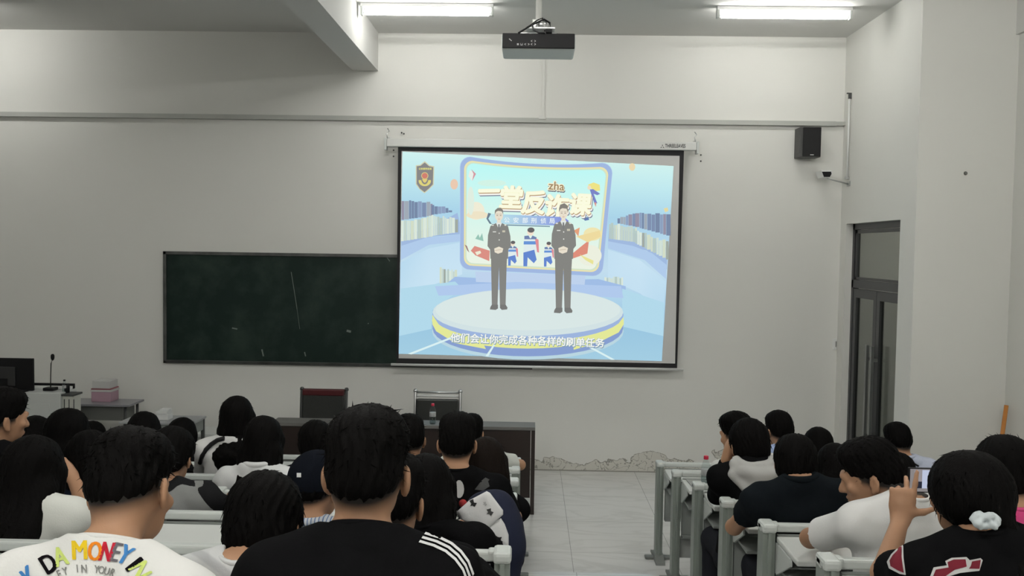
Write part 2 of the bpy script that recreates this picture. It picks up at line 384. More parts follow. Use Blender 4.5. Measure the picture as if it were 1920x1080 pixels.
q = on_pj(1029, 57); MB().box(q.x - .018, PY - .01, q.z - .014, q.x + .018, PY + .02, q.z + .006, .004).build('cable_plug', M_black, pj)
for s in (.05, .95): MB().lathe((x0 + (x1 - x0) * s, PY + .06, zt), [(.012, 0), (.012, .006)], 10).build('foot', M_dark, pj)
mx, my = at(1010, 45, PY + .13).x, PY + .13
MB().tube([(mx, my, zt + .09), (mx, my, CZ - .002)], .017, 16).box(mx - .05, my - .05, CZ - .012, mx + .05, my + .05, CZ - .001).build('ceiling_pole', MATS['duct_white'], pj)
b = MB().box(mx - .035, my - .03, zt + .05, mx + .035, my + .03, zt + .1, .004).box(mx - .1, my - .04, zt + .012, mx + .1, my + .04, zt + .026, .003).box(mx - .07, my - .10, zt + .03, mx + .09, my - .02, zt + .042, .003)
b.lathe((mx + .015, my - .06, zt + .04), [(.03, 0), (.03, .035), (.02, .04)], 14)
for s in (-1, 1): b.tube([(mx + s * .02, my, zt + .02), (mx + s * .15, my - .05, zt + .004)], .009).tube([(mx + s * .02, my, zt + .02), (mx + s * .15, my + .06, zt + .004)], .009)
b.build('mount_bracket', M_chrome, pj)
b = MB()
b.tube([(x0 + .09, PY - .004, zt - .002), (mx - .04, PY + .03, zt + .05), (mx + .03, PY + .05, zt + .085), (mx + .06, PY + .06, zt + .07), (mx + .065, PY + .06, zt + .035), (mx + .03, PY + .07, zt + .03)], .0055)
b.tube([(mx - .05, PY + .03, zt + .045), (mx - .01, PY + .05, zt + .08), (mx + .02, PY + .06, zt + .095), (mx + .03, PY + .07, zt + .06)], .004)
b.tube([(mx - .035, PY + .03, zt + .055), (mx - .03, PY + .01, zt + .02), (mx + .0, PY - .004, zt + .0), (mx + .035, PY - .006, zt - .002)], .004)
b.build('cable', M_black, pj)

# ------------------------------------------------------------------ chalkboard
bx0, bx1, bz0, bz1 = -3.955, .037, 1.10, 2.31
cb = thing('chalkboard', 'long dark green chalkboard with grey metal frame and chalk smudges, partly behind the screen', 'chalkboard', ((bx0 + bx1) / 2, WY, bz0))
def chalk_material():
    m = mat('green_chalkboard', (.010, .030, .022), .55, spec=.25); nt = m.node_tree; b = nt.nodes['Principled BSDF']; L = nt.links.new
    tc = nt.nodes.new('ShaderNodeTexCoord')
    n = nt.nodes.new('ShaderNodeTexNoise'); n.inputs['Scale'].default_value = 2.3; n.inputs['Detail'].default_value = 8; n.inputs['Roughness'].default_value = .62
    L(tc.outputs['Object'], n.inputs['Vector'])
    rp = nt.nodes.new('ShaderNodeValToRGB'); e = rp.color_ramp.elements
    e[0].position = .45; e[0].color = (.0035, .014, .0105, 1); e[1].position = .85; e[1].color = (.03, .05, .04, 1)
    L(n.outputs['Fac'], rp.inputs[0]); L(rp.outputs[0], b.inputs['Base Color']); return m
MB().box(bx0 + .03, WY - .025, bz0 + .03, bx1 - .03, WY - .002, bz1 - .03).build('writing_surface', chalk_material(), cb)
fm_ = mat('worn_board_frame', (.085, .088, .085), .4, metal=.4, vary=.7, vscale=9)
b = MB().box(bx0, WY - .04, bz1 - .035, bx1, WY - .002, bz1, .004).box(bx0, WY - .04, bz0, bx1, WY - .002, bz0 + .035, .004)
b.box(bx0, WY - .04, bz0, bx0 + .035, WY - .002, bz1, .004).box(bx1 - .035, WY - .04, bz0, bx1, WY - .002, bz1, .004)
b.build('frame', fm_, cb)
MB().box(bx0 + .03, WY - .075, bz0 + .03, bx1 - .03, WY - .04, bz0 + .038).build('chalk_ledge', fm_, cb)
def strip(b, pts, wd, Y):
    """thin flat strip along points on a wall-parallel plane"""
    pts = [at(x, y, Y) for x, y in pts]
    for p, q in zip(pts, pts[1:]):
        d = Vector((q.x - p.x, 0, q.z - p.z)).normalized(); nrm = Vector((d.z, 0, -d.x)) * wd
        b.bm.faces.new([b.bm.verts.new(v) for v in (p - nrm, q - nrm, q + nrm, p + nrm)])
b = MB()
strip(b, [(546, 510), (550, 535), (554, 560), (557, 580)], .003, WY - .0262); strip(b, [(557, 580), (562, 617)], .0018, WY - .0262)
strip(b, [(491, 655), (494, 668)], .008, WY - .0262); strip(b, [(571, 660), (573, 668)], .006, WY - .0262); strip(b, [(650, 620), (658, 622)], .012, WY - .0262)
strip(b, [(435, 615), (445, 617)], .007, WY - .0262); strip(b, [(690, 606), (691, 607)], .006, WY - .0262); strip(b, [(725, 482), (731, 490)], .004, WY - .0262)
b.build('chalk_marks', mat('chalk_dust', (.16, .19, .175), .9), cb)

# ------------------------------------------------------------------ projection screen and its picture
SY = 9.28
sx0, sx1, sz0, sz1 = -1.41, 1.585, 1.155, 3.45
scn = thing('projection_screen', 'pull-down projection screen with black border showing two uniformed presenters on a stage', 'projection screen', (.09, SY, sz0))
ca, cb_ = at(725, 258, SY - .04), at(1306, 281, SY - .04)
MB().box(ca.x, SY - .05, sz1 - .01, cb_.x, SY + .045, sz1 + .075, .008).build('roller_case', mat('screen_case', (.62, .63, .61), .4), scn)
for s, e in ((-1, ca.x), (1, cb_.x)):
    MB().box(e - .012 + s * .012, SY - .055, sz1 - .045, e + .012 + s * .012, SY + .05, sz1 + .08, .004).build('end_cap', M_cap, scn)
    h = MB().box(e - .01, SY + .05, sz1 + .08, e + .01, WY, sz1 + .1).tube([(e, SY + .02, sz1 + .08), (e - .012, SY + .02, sz1 + .13), (e + .012, SY + .03, sz1 + .16), (e - .006, SY + .05, sz1 + .19)], .006)
    h.build('hanging_hook', M_chrome, scn)
bm_ = mat('screen_black_border', (.006, .006, .008), .7)
MB().prism([(sx0, sz1), (sx1, sz1), (sx1 - .02, sz0), (sx0, sz0)], 'y', SY, SY + .004).build('border', bm_, scn)
def cp(x, y, Y): return at(720 + x * 600 / 1350, 230 + y * 480 / 1080, Y)
pts = [cp(x, y, SY - .001) for x, y in ((74, 119), (1247, 140), (1228, 1016), (62, 994))]
b = MB(); b.bm.faces.new([b.bm.verts.new(p) for p in pts]); b.build('screen_fabric', mat('matt_white_fabric', (.60, .60, .59), .9), scn)
MB().tube([(-1.465, SY + .002, sz0 - .012), (1.63, SY + .002, sz0 - .012)], .014, 12).build('bottom_bar', M_white, scn)

PV, PF, PC = [], [], []            # picture: flat polygons, one colour per corner, in thin layers
_lay = [0]
def S(c, k=1.0): return (*lin(tuple(min(255, x * .85 * g + y * .15) for x, y, g in zip(c, (192, 206, 206), (.985, .975, .96)))), 1)     # the lit room washes the projected colours out
def poly(pts, col, cols=None):
    _lay[0] += 1; Y = SY - .002 - .00012 * _lay[0]; i = len(PV)
    for x, y in pts: PV.append(cp(x, y, Y))
    PF.append(tuple(range(i, i + len(pts))))
    PC.append([S(c) for c in (cols if cols else [col] * len(pts))])
def many(polys, col):
    _lay[0] += 1; Y = SY - .002 - .00012 * _lay[0]
    for pts in polys:
        i = len(PV)
        for x, y in pts: PV.append(cp(x, y, Y))
        PF.append(tuple(range(i, i + len(pts)))); PC.append([S(col)] * len(pts))
def grid(x0, x1, ys, cols, xmap=lambda x, y: x):
    for (ya, ca_), (yb, cb2) in zip(zip(ys, cols), list(zip(ys, cols))[1:]):
        poly([(xmap(x0, ya), ya), (xmap(x1, ya), ya), (xmap(x1, yb), yb), (xmap(x0, yb), yb)], None, [ca_, ca_, cb2, cb2])
def ellp(cx, cy, rx, ry, n=40, a0=0, a1=360): return [(cx + rx * math.cos(math.radians(a0 + (a1 - a0) * k / n)), cy + ry * math.sin(math.radians(a0 + (a1 - a0) * k / n))) for k in range(n + (a1 - a0 != 360))]
def txt(body, x, y, size, col, fat=0.0, rot=0.0, sx=1.0, slant=0.0):
    """lettering; fat thickens it by repeating the strokes around a small circle"""
    v, f = text_mesh(body, 0.0); _lay[0] += 1; Y = SY - .002 - .00012 * _lay[0]
    c_, s_ = math.cos(rot), math.sin(rot); n = 10 if fat > 2 else 6
    for ox, oy in ([(0, 0)] + [(fat * math.cos(2 * PI * k / n), fat * math.sin(2 * PI * k / n)) for k in range(n)] if fat else [(0, 0)]):
        i = len(PV)
        for a, b2 in v:
            u, q = (a + slant * b2) * size * sx, -b2 * size
            PV.append(cp(x + ox + u * c_ - q * s_, y + oy + u * s_ + q * c_, Y))
        for g in f: PF.append(tuple(i + k for k in g)); PC.append([S(col)] * len(g))
def rrect(x0, y0, x1, y1, r, sk=(0, 0, 0, 0), n=6):
    out = []
    for cx, cy, a in ((x0 + r, y0 + r, 180), (x1 - r, y0 + r, 270), (x1 - r, y1 - r, 0), (x0 + r, y1 - r, 90)):
        for k in range(n + 1):
            t = math.radians(a + 90 * k / n); out.append((cx + r * math.cos(t), cy + r * math.sin(t)))
    return out
# quad warp so that shapes can be drawn in a straight frame and follow the keystoned projection
TL, TR, BR, BL = (78, 122), (1222, 183), (1172, 1006), (62, 975)
def keyst(x, y):
    u, v = (x - 70) / 1140.0, (y - 130) / 860.0
    return tuple((TL[i] * (1 - u) + TR[i] * u) * (1 - v) + (BL[i] * (1 - u) + BR[i] * u) * v for i in (0, 1))
LE = lambda y: TL[0] + (BL[0] - TL[0]) * (y - 122) / 853.0
RE = lambda y: TR[0] + (BR[0] - TR[0]) * (y - 183) / 823.0
# sky / set background
skyc = [(203, 243, 243), (186, 232, 243), (160, 208, 236), (176, 212, 240), (188, 219, 242), (168, 208, 238), (142, 192, 226), (152, 200, 228)]
vs = [0, .12, .28, .42, .55, .68, .82, 1]
for (va, c1), (vb, c2) in zip(zip(vs, skyc), list(zip(vs, skyc))[1:]):
    q = [keyst(70, 130 + va * 860), keyst(1210, 130 + va * 860), keyst(1210, 130 + vb * 860), keyst(70, 130 + vb * 860)]
    poly(q, None, [c1, c1, c2, c2])
# curved shelf walls on both sides with rows of books
poly([(73, 480), (200, 440), (310, 380), (330, 470), (210, 480), (73, 520)], (150, 178, 224))
poly([(950, 440), (1040, 460), (1130, 490), (1196, 530), (1193, 620), (1110, 540), (1030, 520), (945, 510)], (150, 178, 224))
poly([(72, 520), (180, 485), (320, 472), (325, 500), (190, 515), (70, 580)], (168, 198, 238)); poly([(945, 500), (1050, 520), (1130, 550), (1192, 600), (1190, 660), (1100, 580), (945, 530)], (168, 198, 238))
poly([(69, 590), (190, 530), (325, 505), (330, 640), (190, 690), (66, 760)], None, [(176, 214, 242), (190, 222, 246), (190, 222, 246), (196, 226, 248), (196, 226, 248), (186, 220, 244)])
poly([(945, 535), (1080, 580), (1188, 670), (1180, 800), (1080, 720), (945, 660)], None, [(190, 222, 246), (196, 226, 248), (186, 220, 244), (176, 214, 242), (190, 222, 246), (190, 222, 246)])
rnd = random.Random(3)
def books(x0, x1, yt0, yt1, yb0, yb1, cols, wd):
    x = x0
    while x < x1:
        w_ = wd * (.6 + rnd.random() * .8); u = (x - x0) / (x1 - x0)
        a, b2 = yt0 + (yt1 - yt0) * u + rnd.uniform(0, 10), yb0 + (yb1 - yb0) * u
        poly([(x, a), (x + w_, a), (x + w_, b2), (x, b2)], cols[rnd.randrange(len(cols))]); x += w_ + 1
dk = [(112, 130, 168), (128, 148, 186), (138, 132, 156), (104, 122, 158), (150, 160, 176)]
lt = [(204, 222, 214), (190, 208, 200), (216, 230, 218), (150, 160, 152), (176, 196, 190), (206, 218, 196)]
books(74, 200, 325, 335, 410, 392, dk, 14); books(200, 275, 340, 362, 388, 378, dk, 12); books(72, 200, 410, 390, 500, 480, lt, 11); books(200, 305, 388, 400, 478, 462, lt, 9)
books(985, 1060, 395, 375, 425, 440, dk, 12); books(1060, 1205, 372, 385, 440, 480, dk, 14); books(950, 1060, 420, 440, 490, 505, lt, 9); books(1060, 1195, 450, 500, 510, 580, lt, 11)
books(235, 305, 610, 622, 678, 672, lt, 8); books(930, 1005, 648, 650, 700, 706, lt, 8)
# floor bands, pedestal
poly([(300, 650), (560, 665), (905, 660), (1020, 690), (1020, 740), (640, 690), (250, 690)], (150, 182, 232)); poly([(385, 628), (850, 645), (846, 690), (388, 672)], (184, 206, 240))
poly([(70, 700), (300, 670), (330, 700), (205, 790), (200, 870), (64, 900)], (170, 214, 238)); poly([(1005, 700), (1183, 760), (1178, 900), (1005, 860)], (170, 214, 238))
poly([(215, 690), (560, 672), (1000, 690), (1010, 740), (600, 716), (230, 730)], (168, 196, 240))
poly(ellp(607, 855, 404, 125), (140, 160, 214)); poly(ellp(607, 880, 404, 120), (178, 210, 226)); poly(ellp(607, 868, 402, 118), (120, 146, 206))
poly(ellp(607, 835, 405, 118), (226, 232, 142)); poly(ellp(607, 812, 404, 110), (146, 172, 222)); poly(ellp(607, 800, 402, 100), (206, 224, 230)); poly(ellp(607, 790, 390, 86), (214, 230, 232))
poly([(204, 810), (230, 850), (300, 900), (420, 935), (430, 955), (300, 930), (220, 880), (204, 850)], (226, 232, 142)); poly([(1010, 820), (980, 860), (900, 905), (800, 935), (800, 958), (900, 930), (990, 885), (1012, 850)], (226, 232, 142))
for q in ([(100, 975), (280, 905), (290, 910), (115, 978)], [(428, 985), (462, 935), (468, 938), (440, 986)], [(855, 935), (975, 1000), (960, 1001), (848, 940)]): poly(q, (214, 240, 246))
# big curved panel
def panel(d, top_dip):
    x0, x1, y0, y1 = 322 + d, 962 - d, 145 + d, 650 - d; r = 42 - d * .5; out = []
    for k in range(13):
        t = k / 12; out.append((x0 + r + (x1 - x0 - 2 * r) * t, y0 + 26 * t + top_dip * 4 * t * (1 - t)))
    for k in range(1, 6):
        a = math.radians(-90 + 18 * k); out.append((x1 - r + r * math.cos(a), y0 + 26 + r + r * math.sin(a)))
    xb = x1 - 38
    for k in range(6):
        a = math.radians(18 * k); out.append((xb - r + r * math.cos(a), y1 - 4 - r + r * math.sin(a)))
    for k in range(7):
        t = k / 6; out.append((xb - r + (x0 + 5 + r - xb + r) * t, y1 - 4 - 26 * t))
    for k in range(1, 6):
        a = math.radians(90 + 18 * k); out.append((x0 + 5 - 6 + r + r * math.cos(a), y1 - 30 - r + r * math.sin(a)))
    for k in range(5):
        a = math.radians(180 + 18 * k); out.append((x0 + r + r * math.cos(a), y0 + r + r * math.sin(a)))
    return out
poly(panel(-2, 18), (176, 206, 240)); poly(panel(0, 16), (150, 176, 226)); poly(panel(16, 12), (236, 226, 168)); poly(panel(22, 12), (204, 226, 200))
inner = panel(27, 12); ys = [p[1] for p in inner]; y0_, y1_ = min(ys), max(ys)
def ramp(t):
    st = [(0, (182, 250, 250)), (.25, (186, 246, 248)), (.5, (206, 246, 244)), (.75, (232, 246, 234)), (1, (236, 244, 230))]
    for (a, ca2), (b2, cb2) in zip(st, st[1:]):
        if t <= b2: return tuple(ca2[i] + (cb2[i] - ca2[i]) * (t - a) / (b2 - a) for i in range(3))
    return st[-1][1]
poly(inner, None, [ramp((y - y0_) / (y1_ - y0_)) for y in ys])
# clouds, balloon, book, plane, flying figure
for cx, cy, rx, ry, c in ((455, 255, 60, 14, (206, 244, 232)), (388, 372, 36, 38, (240, 236, 214)), (394, 390, 46, 16, (238, 226, 196)), (366, 330, 14, 60, (222, 238, 226)), (880, 470, 38, 28, (240, 228, 170)), (868, 560, 50, 44, (236, 240, 224))): poly(ellp(cx, cy, rx, ry), c)
poly(ellp(296, 260, 16, 22), (234, 196, 170)); poly(ellp(1047, 187, 13, 16), (236, 214, 170)); poly([(1180, 362), (1196, 358), (1200, 372), (1186, 378)], (230, 214, 150))
poly([(362, 200), (388, 216), (372, 246), (356, 226)], (232, 240, 236)); poly([(368, 196), (388, 216), (372, 246), (378, 216)], (208, 138, 150))
poly([(860, 262), (884, 252), (910, 262), (912, 286), (886, 290)], (238, 226, 120)); poly([(868, 282), (882, 280), (912, 300), (900, 306), (884, 300), (900, 340), (888, 342)], (108, 118, 196)); poly([(886, 338), (896, 336), (894, 356)], (214, 140, 130)); poly(ellp(866, 274, 8, 9), (240, 220, 190))
poly([(838, 402), (862, 398), (866, 410), (848, 414)], (84, 110, 170))
poly([(800, 455), (826, 442), (820, 480)], (226, 150, 110)); poly([(785, 560), (865, 495), (858, 552), (800, 572)], (220, 128, 108)); poly([(825, 556), (884, 582), (882, 598), (850, 580)], (232, 226, 140)); poly([(810, 480), (910, 455), (915, 480), (860, 505)], (238, 216, 150))
poly([(366, 540), (382, 520), (446, 540), (444, 584), (386, 560)], (216, 130, 118)); poly([(384, 546), (406, 540), (410, 550), (392, 560)], (238, 236, 214)); poly([(340, 514), (350, 520), (360, 548), (352, 540)], (150, 110, 110))
poly([(385, 490), (398, 470), (404, 486), (414, 466), (420, 500)], (140, 190, 176))
# small cartoon students: one large, two small
def student(x, y, s, hair=(84, 80, 84)):
    poly([(x - 26 * s, y + 34 * s), (x + 26 * s, y + 34 * s), (x + 32 * s, y + 100 * s), (x - 30 * s, y + 100 * s)], (222, 236, 240)); poly([(x - 28 * s, y + 52 * s), (x + 28 * s, y + 52 * s), (x + 29 * s, y + 66 * s), (x - 29 * s, y + 66 * s)], (88, 136, 214))
    poly([(x + 18 * s, y + 36 * s), (x + 34 * s, y + 46 * s), (x + 36 * s, y + 100 * s), (x + 28 * s, y + 98 * s)], (222, 130, 140)); poly([(x - 26 * s, y + 30 * s), (x - 8 * s, y + 28 * s), (x, y + 44 * s), (x + 8 * s, y + 28 * s), (x + 26 * s, y + 36 * s), (x + 24 * s, y + 44 * s), (x - 26 * s, y + 44 * s)], (96, 116, 168))
    poly([(x - 30 * s, y + 100 * s), (x + 16 * s, y + 88 * s), (x + 26 * s, y + 130 * s), (x + 14 * s, y + 145 * s), (x - 12 * s, y + 120 * s), (x - 14 * s, y + 158 * s), (x - 30 * s, y + 158 * s)], (82, 120, 206))
    poly(ellp(x, y + 14 * s, 14 * s, 15 * s), (242, 222, 204)); poly(ellp(x + 2 * s, y + 5 * s, 15 * s, 11 * s), hair)
student(618, 448, 1.0); student(543, 502, .64); student(694, 506, .64)
# title: outlined characters
title = [('一', 395, 325, 92, -.02), ('堂', 483, 352, 100, .03), ('反', 575, 372, 104, .06), ('诈', 673, 386, 100, .05), ('课', 775, 378, 96, .05)]
for ch, x, y, s, r in title:
    txt(ch, x + 6, y + 12, s, (100, 104, 134), 6.5, r, slant=.08); txt(ch, x + 4, y + 9, s, (248, 248, 244), 5.5, r, slant=.08); txt(ch, x + 1.5, y + 2, s, (176, 138, 100), 5.5, r, slant=.08)
    txt(ch, x, y - 1, s, (249, 250, 214), 4.6, r, slant=.08); txt(ch, x, y - 1, s, (253, 253, 226), 2.5, r, slant=.08)
txt('zha', 694, 286, 50, (96, 96, 110), 4.5, .08); txt('zha', 692, 281, 50, (250, 246, 214), 4.5, .08); txt('zha', 693, 281, 50, (150, 120, 84), .8, .08)
# subtitle ribbon
poly([(452, 385), (760, 398), (780, 415), (760, 435), (452, 425), (438, 405)], None, [(178, 226, 240), (120, 134, 222), (112, 120, 216), (120, 134, 222), (178, 226, 240), (190, 236, 240)])
poly([(440, 380), (452, 384), (440, 405), (455, 428), (445, 426), (432, 405)], (90, 110, 130)); poly([(455, 427), (700, 436), (700, 440), (455, 432)], (90, 120, 150))
for ch, x in zip('公安部刑侦局', (506, 544, 583, 620, 660, 697)): txt(ch, x, 420 + (x - 500) * .018, 25, (236, 246, 252), .4)
# emblem
poly([(134, 180), (152, 178), (172, 162), (192, 180), (212, 184), (210, 262), (190, 282), (171, 298), (150, 282), (134, 260)], (206, 204, 170)); poly([(138, 184), (154, 182), (172, 168), (190, 184), (208, 188), (206, 260), (188, 279), (171, 293), (152, 279), (138, 258)], (122, 120, 122))
poly(ellp(172, 246, 26, 22, 24, -10, 190), (220, 206, 110)); poly(ellp(172, 238, 15, 22), (122, 118, 116)); poly(ellp(172, 224, 15, 15), (216, 196, 120)); poly(ellp(172, 224, 12, 12), (204, 112, 96)); poly([(160, 238), (184, 238), (178, 250), (172, 254), (166, 250)], (222, 200, 110))
txt('公安部刑侦局', 146, 198, 9.2, (230, 226, 120), .3)
# the two presenters
def presenter(x, top, H, female):
    s = H / 430.0; P = lambda pts, c: poly([(x + u * s, top + v * s) for u, v in pts], c)
    suit, dk_, skin = (118, 117, 114), (104, 103, 102), (232, 222, 204)
    P([(-34, 180), (36, 180), (32, 250), (28, 410), (4, 412), (0, 250), (-6, 412), (-30, 410)], suit)
    P([(-30, 408), (-4, 408), (-4, 424), (-14, 430), (-38, 428), (-36, 418)], dk_); P([(4, 408), (28, 408), (36, 420), (34, 428), (12, 430), (4, 422)], dk_)
    P([(-36, 78), (-14, 66), (14, 66), (38, 78), (48, 120), (50, 162), (20, 200), (-20, 200), (-48, 162), (-46, 116)], suit); P([(-38, 160), (40, 160), (38, 215), (-36, 215)], suit)
    P([(-12, 66), (0, 92), (12, 66), (6, 58), (-6, 58)], (226, 232, 232)); P([(-3, 70), (3, 70), (4, 92), (0, 100), (-4, 92)], (110, 110, 112))
    P([(-8, 50), (8, 50), (8, 64), (-8, 64)], skin); poly(ellp(x, top + 34 * s, 17 * s, 22 * s), skin)
    P([(-18, 30), (-17, 12), (-6, 2), (8, 1), (17, 11), (18, 30), (12, 16), (-4, 14), (-12, 18)], (118, 112, 106))
    if not female: P([(-17, 14), (-13, 0), (4, -6), (17, 4), (17, 16), (4, 10)], (118, 112, 106))
    for e in (-7, 7): P([(e - 4, 32), (e + 4, 32), (e + 3, 35), (e - 3, 35)], (150, 130, 116)); P([(e - 5, 27), (e + 5, 27), (e + 5, 28.5), (e - 5, 28.5)], (150, 136, 124))
    P([(-5, 47), (5, 47), (3, 50), (-3, 50)], (214, 160, 146)); P([(-1, 36), (2, 42), (-2, 42)], (216, 196, 176))
    P([(-20, 172), (0, 164), (18, 172), (14, 188), (-4, 194), (-18, 188)], skin); P([(-16, 179), (10, 176), (10, 178), (-16, 181)], (190, 170, 150))
    for v in (108, 136): poly(ellp(x + 1 * s, top + v * s, 2.6 * s, 2.6 * s, 10), (224, 226, 222))
    P([(-26, 100), (-12, 100), (-12, 104), (-26, 104)], (216, 218, 214)); P([(14, 96), (26, 96), (26, 104), (14, 104)], (196, 190, 170)); poly(ellp(x - 26 * s, top + 74 * s, 5 * s, 3 * s, 10), (214, 214, 206)); poly(ellp(x + 27 * s, top + 74 * s, 5 * s, 3 * s, 10), (214, 214, 206))
presenter(485, 358, 432, True); presenter(757, 346, 458, False)
# caption
for dx, dy, c in ((2, 3, (112, 142, 168)), (-1, 0, (130, 160, 186)), (0, 0, (246, 248, 244))):
    cap = '他们会让你完成各种各样的刷单任务'
    for i, ch in enumerate(cap): txt(ch, 280 + i * 40.6 + dx, 922 + i * 1.45 + dy, 41, c, .9 if c[0] > 200 else 1.6, .035)
me = bpy.data.meshes.new('projected_picture')
me.from_pydata([v - scn.location for v in PV], [], PF)
ca3 = me.color_attributes.new('picture', 'FLOAT_COLOR', 'CORNER')
ca3.data.foreach_set('color', np.array([c for f in PC for c in f], dtype=np.float32).ravel())
me.materials.append(emit_attr('projected_light'))
o = bpy.data.objects.new('projected_picture', me); COL.objects.link(o); o.parent = scn
# maker's mark on the case
v, f = text_mesh('THREELEAVES', .02); p = at(1247, 276.5, SY - .0515); k = .052
vv = [(p.x + a * k * .66, SY - .0515, p.z + b2 * k + a * 0) for a, b2 in v]; ff = list(f)
q = at(1242, 274, SY - .0515)
for a in (90, 210, 330):
    i = len(vv); t = math.radians(a)
    for d_, r_ in ((0, .003), (-.35, .013), (0, .026), (.35, .013)): vv.append((q.x + math.cos(t + d_) * r_, SY - .0515, q.z - .006 + math.sin(t + d_) * r_))
    ff.append((i, i + 1, i + 2, i + 3))
link_mesh('case_lettering', [Vector(x) for x in vv], ff, M_black, scn)
# small loose hooks / screw marks on the plaster
for i, (px, py, l) in enumerate(((755, 249, 'small wall hook pair above the left end of the screen case'), (738, 287, 'dark screw holes in wall at the left end of the screen'), (1314, 296, 'dark screw holes in wall right of the screen'))):
    q = at(px, py, WY); b = MB()
    for d_ in ((-.01, 0), (.014, -.01)) if i == 0 else ((0, .03), (0, -.035)): b.lathe((d_[0], d_[1], 0), [(.009, 0), (.009, .004), (.005, .012 if i else .03)], 10)
    o = b.build('wall_screw', M_dark); o.location = (q.x, WY - .0005, q.z); o.rotation_euler = (PI / 2, 0, 0); tag(o, l, 'screw', 'screw marks on the front wall')
# ------------------------------------------------------------------ linked lecture desks
def desk_row(k, x0, x1, label, downs):
    """one linked row: posts on feet, rail, narrow top with board below, and the tip-up seats its posts carry for the row in front"""
    Y, z = rowY(k), tier(k)
    t = thing('lecture_desk', label, 'desk', ((x0 + x1) / 2, Y, z), 'linked lecture desk rows')
    right = x0 > 0
    xs = [x0 + .035, (x0 + x1) / 2, x1 - .035] if right else [x1 - .035, x1 - 1.55, x1 - 3.1, x0 + .035]
    for x in xs:
        b = MB()
        b.prism([(Y - .055, z + .03), (Y + .035, z + .03), (Y + .045, z + .4), (Y + .035, z + .745), (Y + .015, z + .752), (Y - .045, z + .745), (Y - .05, z + .4)], 'x', x - .026, x + .026)
        b.box(x - .007, Y - .062, z + .04, x + .009, Y - .048, z + .73)
        pl = b.build('post', M_post, t)
        q = MB().box(x - .031, Y - .06, z + .728, x + .031, Y + .04, z + .767, .012).box(x - (.02 if x > (x0 + x1) / 2 else .031) - (.03 if x > (x0 + x1) / 2 else 0), Y - .024, z + .724, x + (.05 if x < (x0 + x1) / 2 else .031), Y + .024, z + .762, .008); q.build('post_cap', M_cap, pl)
        q = MB()
        q.prism([(Y - .16, z + .001), (Y + .16, z + .001), (Y + .15, z + .018), (Y + .05, z + .05), (Y - .05, z + .05), (Y - .15, z + .018)], 'x', x - .035, x + .035)
        q.box(x - .10, Y - .03, z + .001, x + .10, Y + .03, z + .022, .006)
        q.build('foot', mat('grey_foot_plastic', (.17, .18, .17), .5), pl)
    MB().box(x0 + .07, Y - .02, z + .722, x1 - .07, Y + .02, z + .757, .008).build('top_rail', M_cap, t)
    MB().box(x0 + .065, Y - .335, z + .690, x1 - .065, Y - .045, z + .715, .006).build('desktop', M_top, t)
    MB().box(x0 + .075, Y - .030, z + .31, x1 - .075, Y - .012, z + .715).box(x0 + .075, Y - .06, z + .31, x1 - .075, Y - .012, z + .325).build('front_board', M_panel, t)
    MB().box(x0 + .075, Y - .28, z + .575, x1 - .075, Y - .035, z + .587).build('book_shelf', M_panel, t)
    for x in xs:
        s = 1 if x < (x0 + x1) / 2 else -1
        MB().prism([(Y - .05, z + .689), (Y - .25, z + .689), (Y - .255, z + .66), (Y - .07, z + .56), (Y - .05, z + .56)], 'x', x + s * .027, x + s * .036).build('top_bracket', M_cap, t)
    if k > 1:
        n = max(1, round((x1 - x0 - .14) / .52)); wd = (x1 - x0 - .14) / n; zf = z - .12
        MB().box(x0 + .075, Y + .048, z + .14, x1 - .075, Y + .062, z + .29).build('seat_beam', M_seat, t)
        for i in range(n):
            a, c = x0 + .07 + wd * i + .02, x0 + .07 + wd * (i + 1) - .02
            b = MB()
            if i in downs: b.box(a, Y + .07, zf + .370, c, Y + .40, zf + .388, .008).box(a + .03, Y + .06, zf + .33, a + .05, Y + .3, zf + .369).box(c - .05, Y + .06, zf + .33, c - .03, Y + .3, zf + .369)
            else: b.box(a, Y + .075, zf + .43, c, Y + .097, zf + .74, .008).box(a + .03, Y + .06, zf + .40, a + .05, Y + .075, zf + .6).box(c - .05, Y + .06, zf + .40, c - .03, Y + .075, zf + .6)
            b.build('seat', M_seat, t)
    return t
ORD = ['frontmost', 'second', 'third', 'fourth', 'fifth', 'sixth', 'seventh', 'eighth']
ALL = set(range(12))
for k in range(1, 9):
    o_ = ORD[k - 1]
    desk_row(k, .99, 4.05, f'{o_} grey-green lecture desk row from the front in the block right of the aisle', ALL - ({0} if k in (2, 3, 4) else set()))
    desk_row(k, -5.0, -.045, f'{o_} grey-green lecture desk row from the front in the block left of the aisle', ALL)

# ------------------------------------------------------------------ bottles
def bottle(p, h, label, cap, band, group):
    t = thing('water_bottle', label, 'bottle', p, group); r = h * .155
    prof = [(r * .86, 0), (r, h * .03), (r * .95, h * .10), (r, h * .13), (r, h * .30), (r * .93, h * .33), (r, h * .37), (r, h * .60), (r * .93, h * .68), (r * .62, h * .80), (r * .42, h * .86), (r * .42, h * .90)]
    MB().lathe(p, prof, 20).build('bottle_body', M_pet, t)
    MB().lathe(p, [(r * .9, h * .012), (r * .94, h * .05), (r * .94, h * .55)], 16).build('water', clear_glass('still_water', (.80, .85, .85), .6), t)
    MB().lathe(p, [(r * 1.01, h * .36), (r * 1.012, h * .37), (r * 1.012, h * .56), (r * 1.01, h * .57)], 20).build('wrapper', band, t)
    MB().lathe(p, [(r * .50, h * .885), (r * .52, h * .89), (r * .52, h * .985), (r * .46, h)], 16).build('cap', cap, t)
    return t
M_lab = mat('bottle_wrapper', (.42, .43, .43), .5, vary=.7, vscale=18)
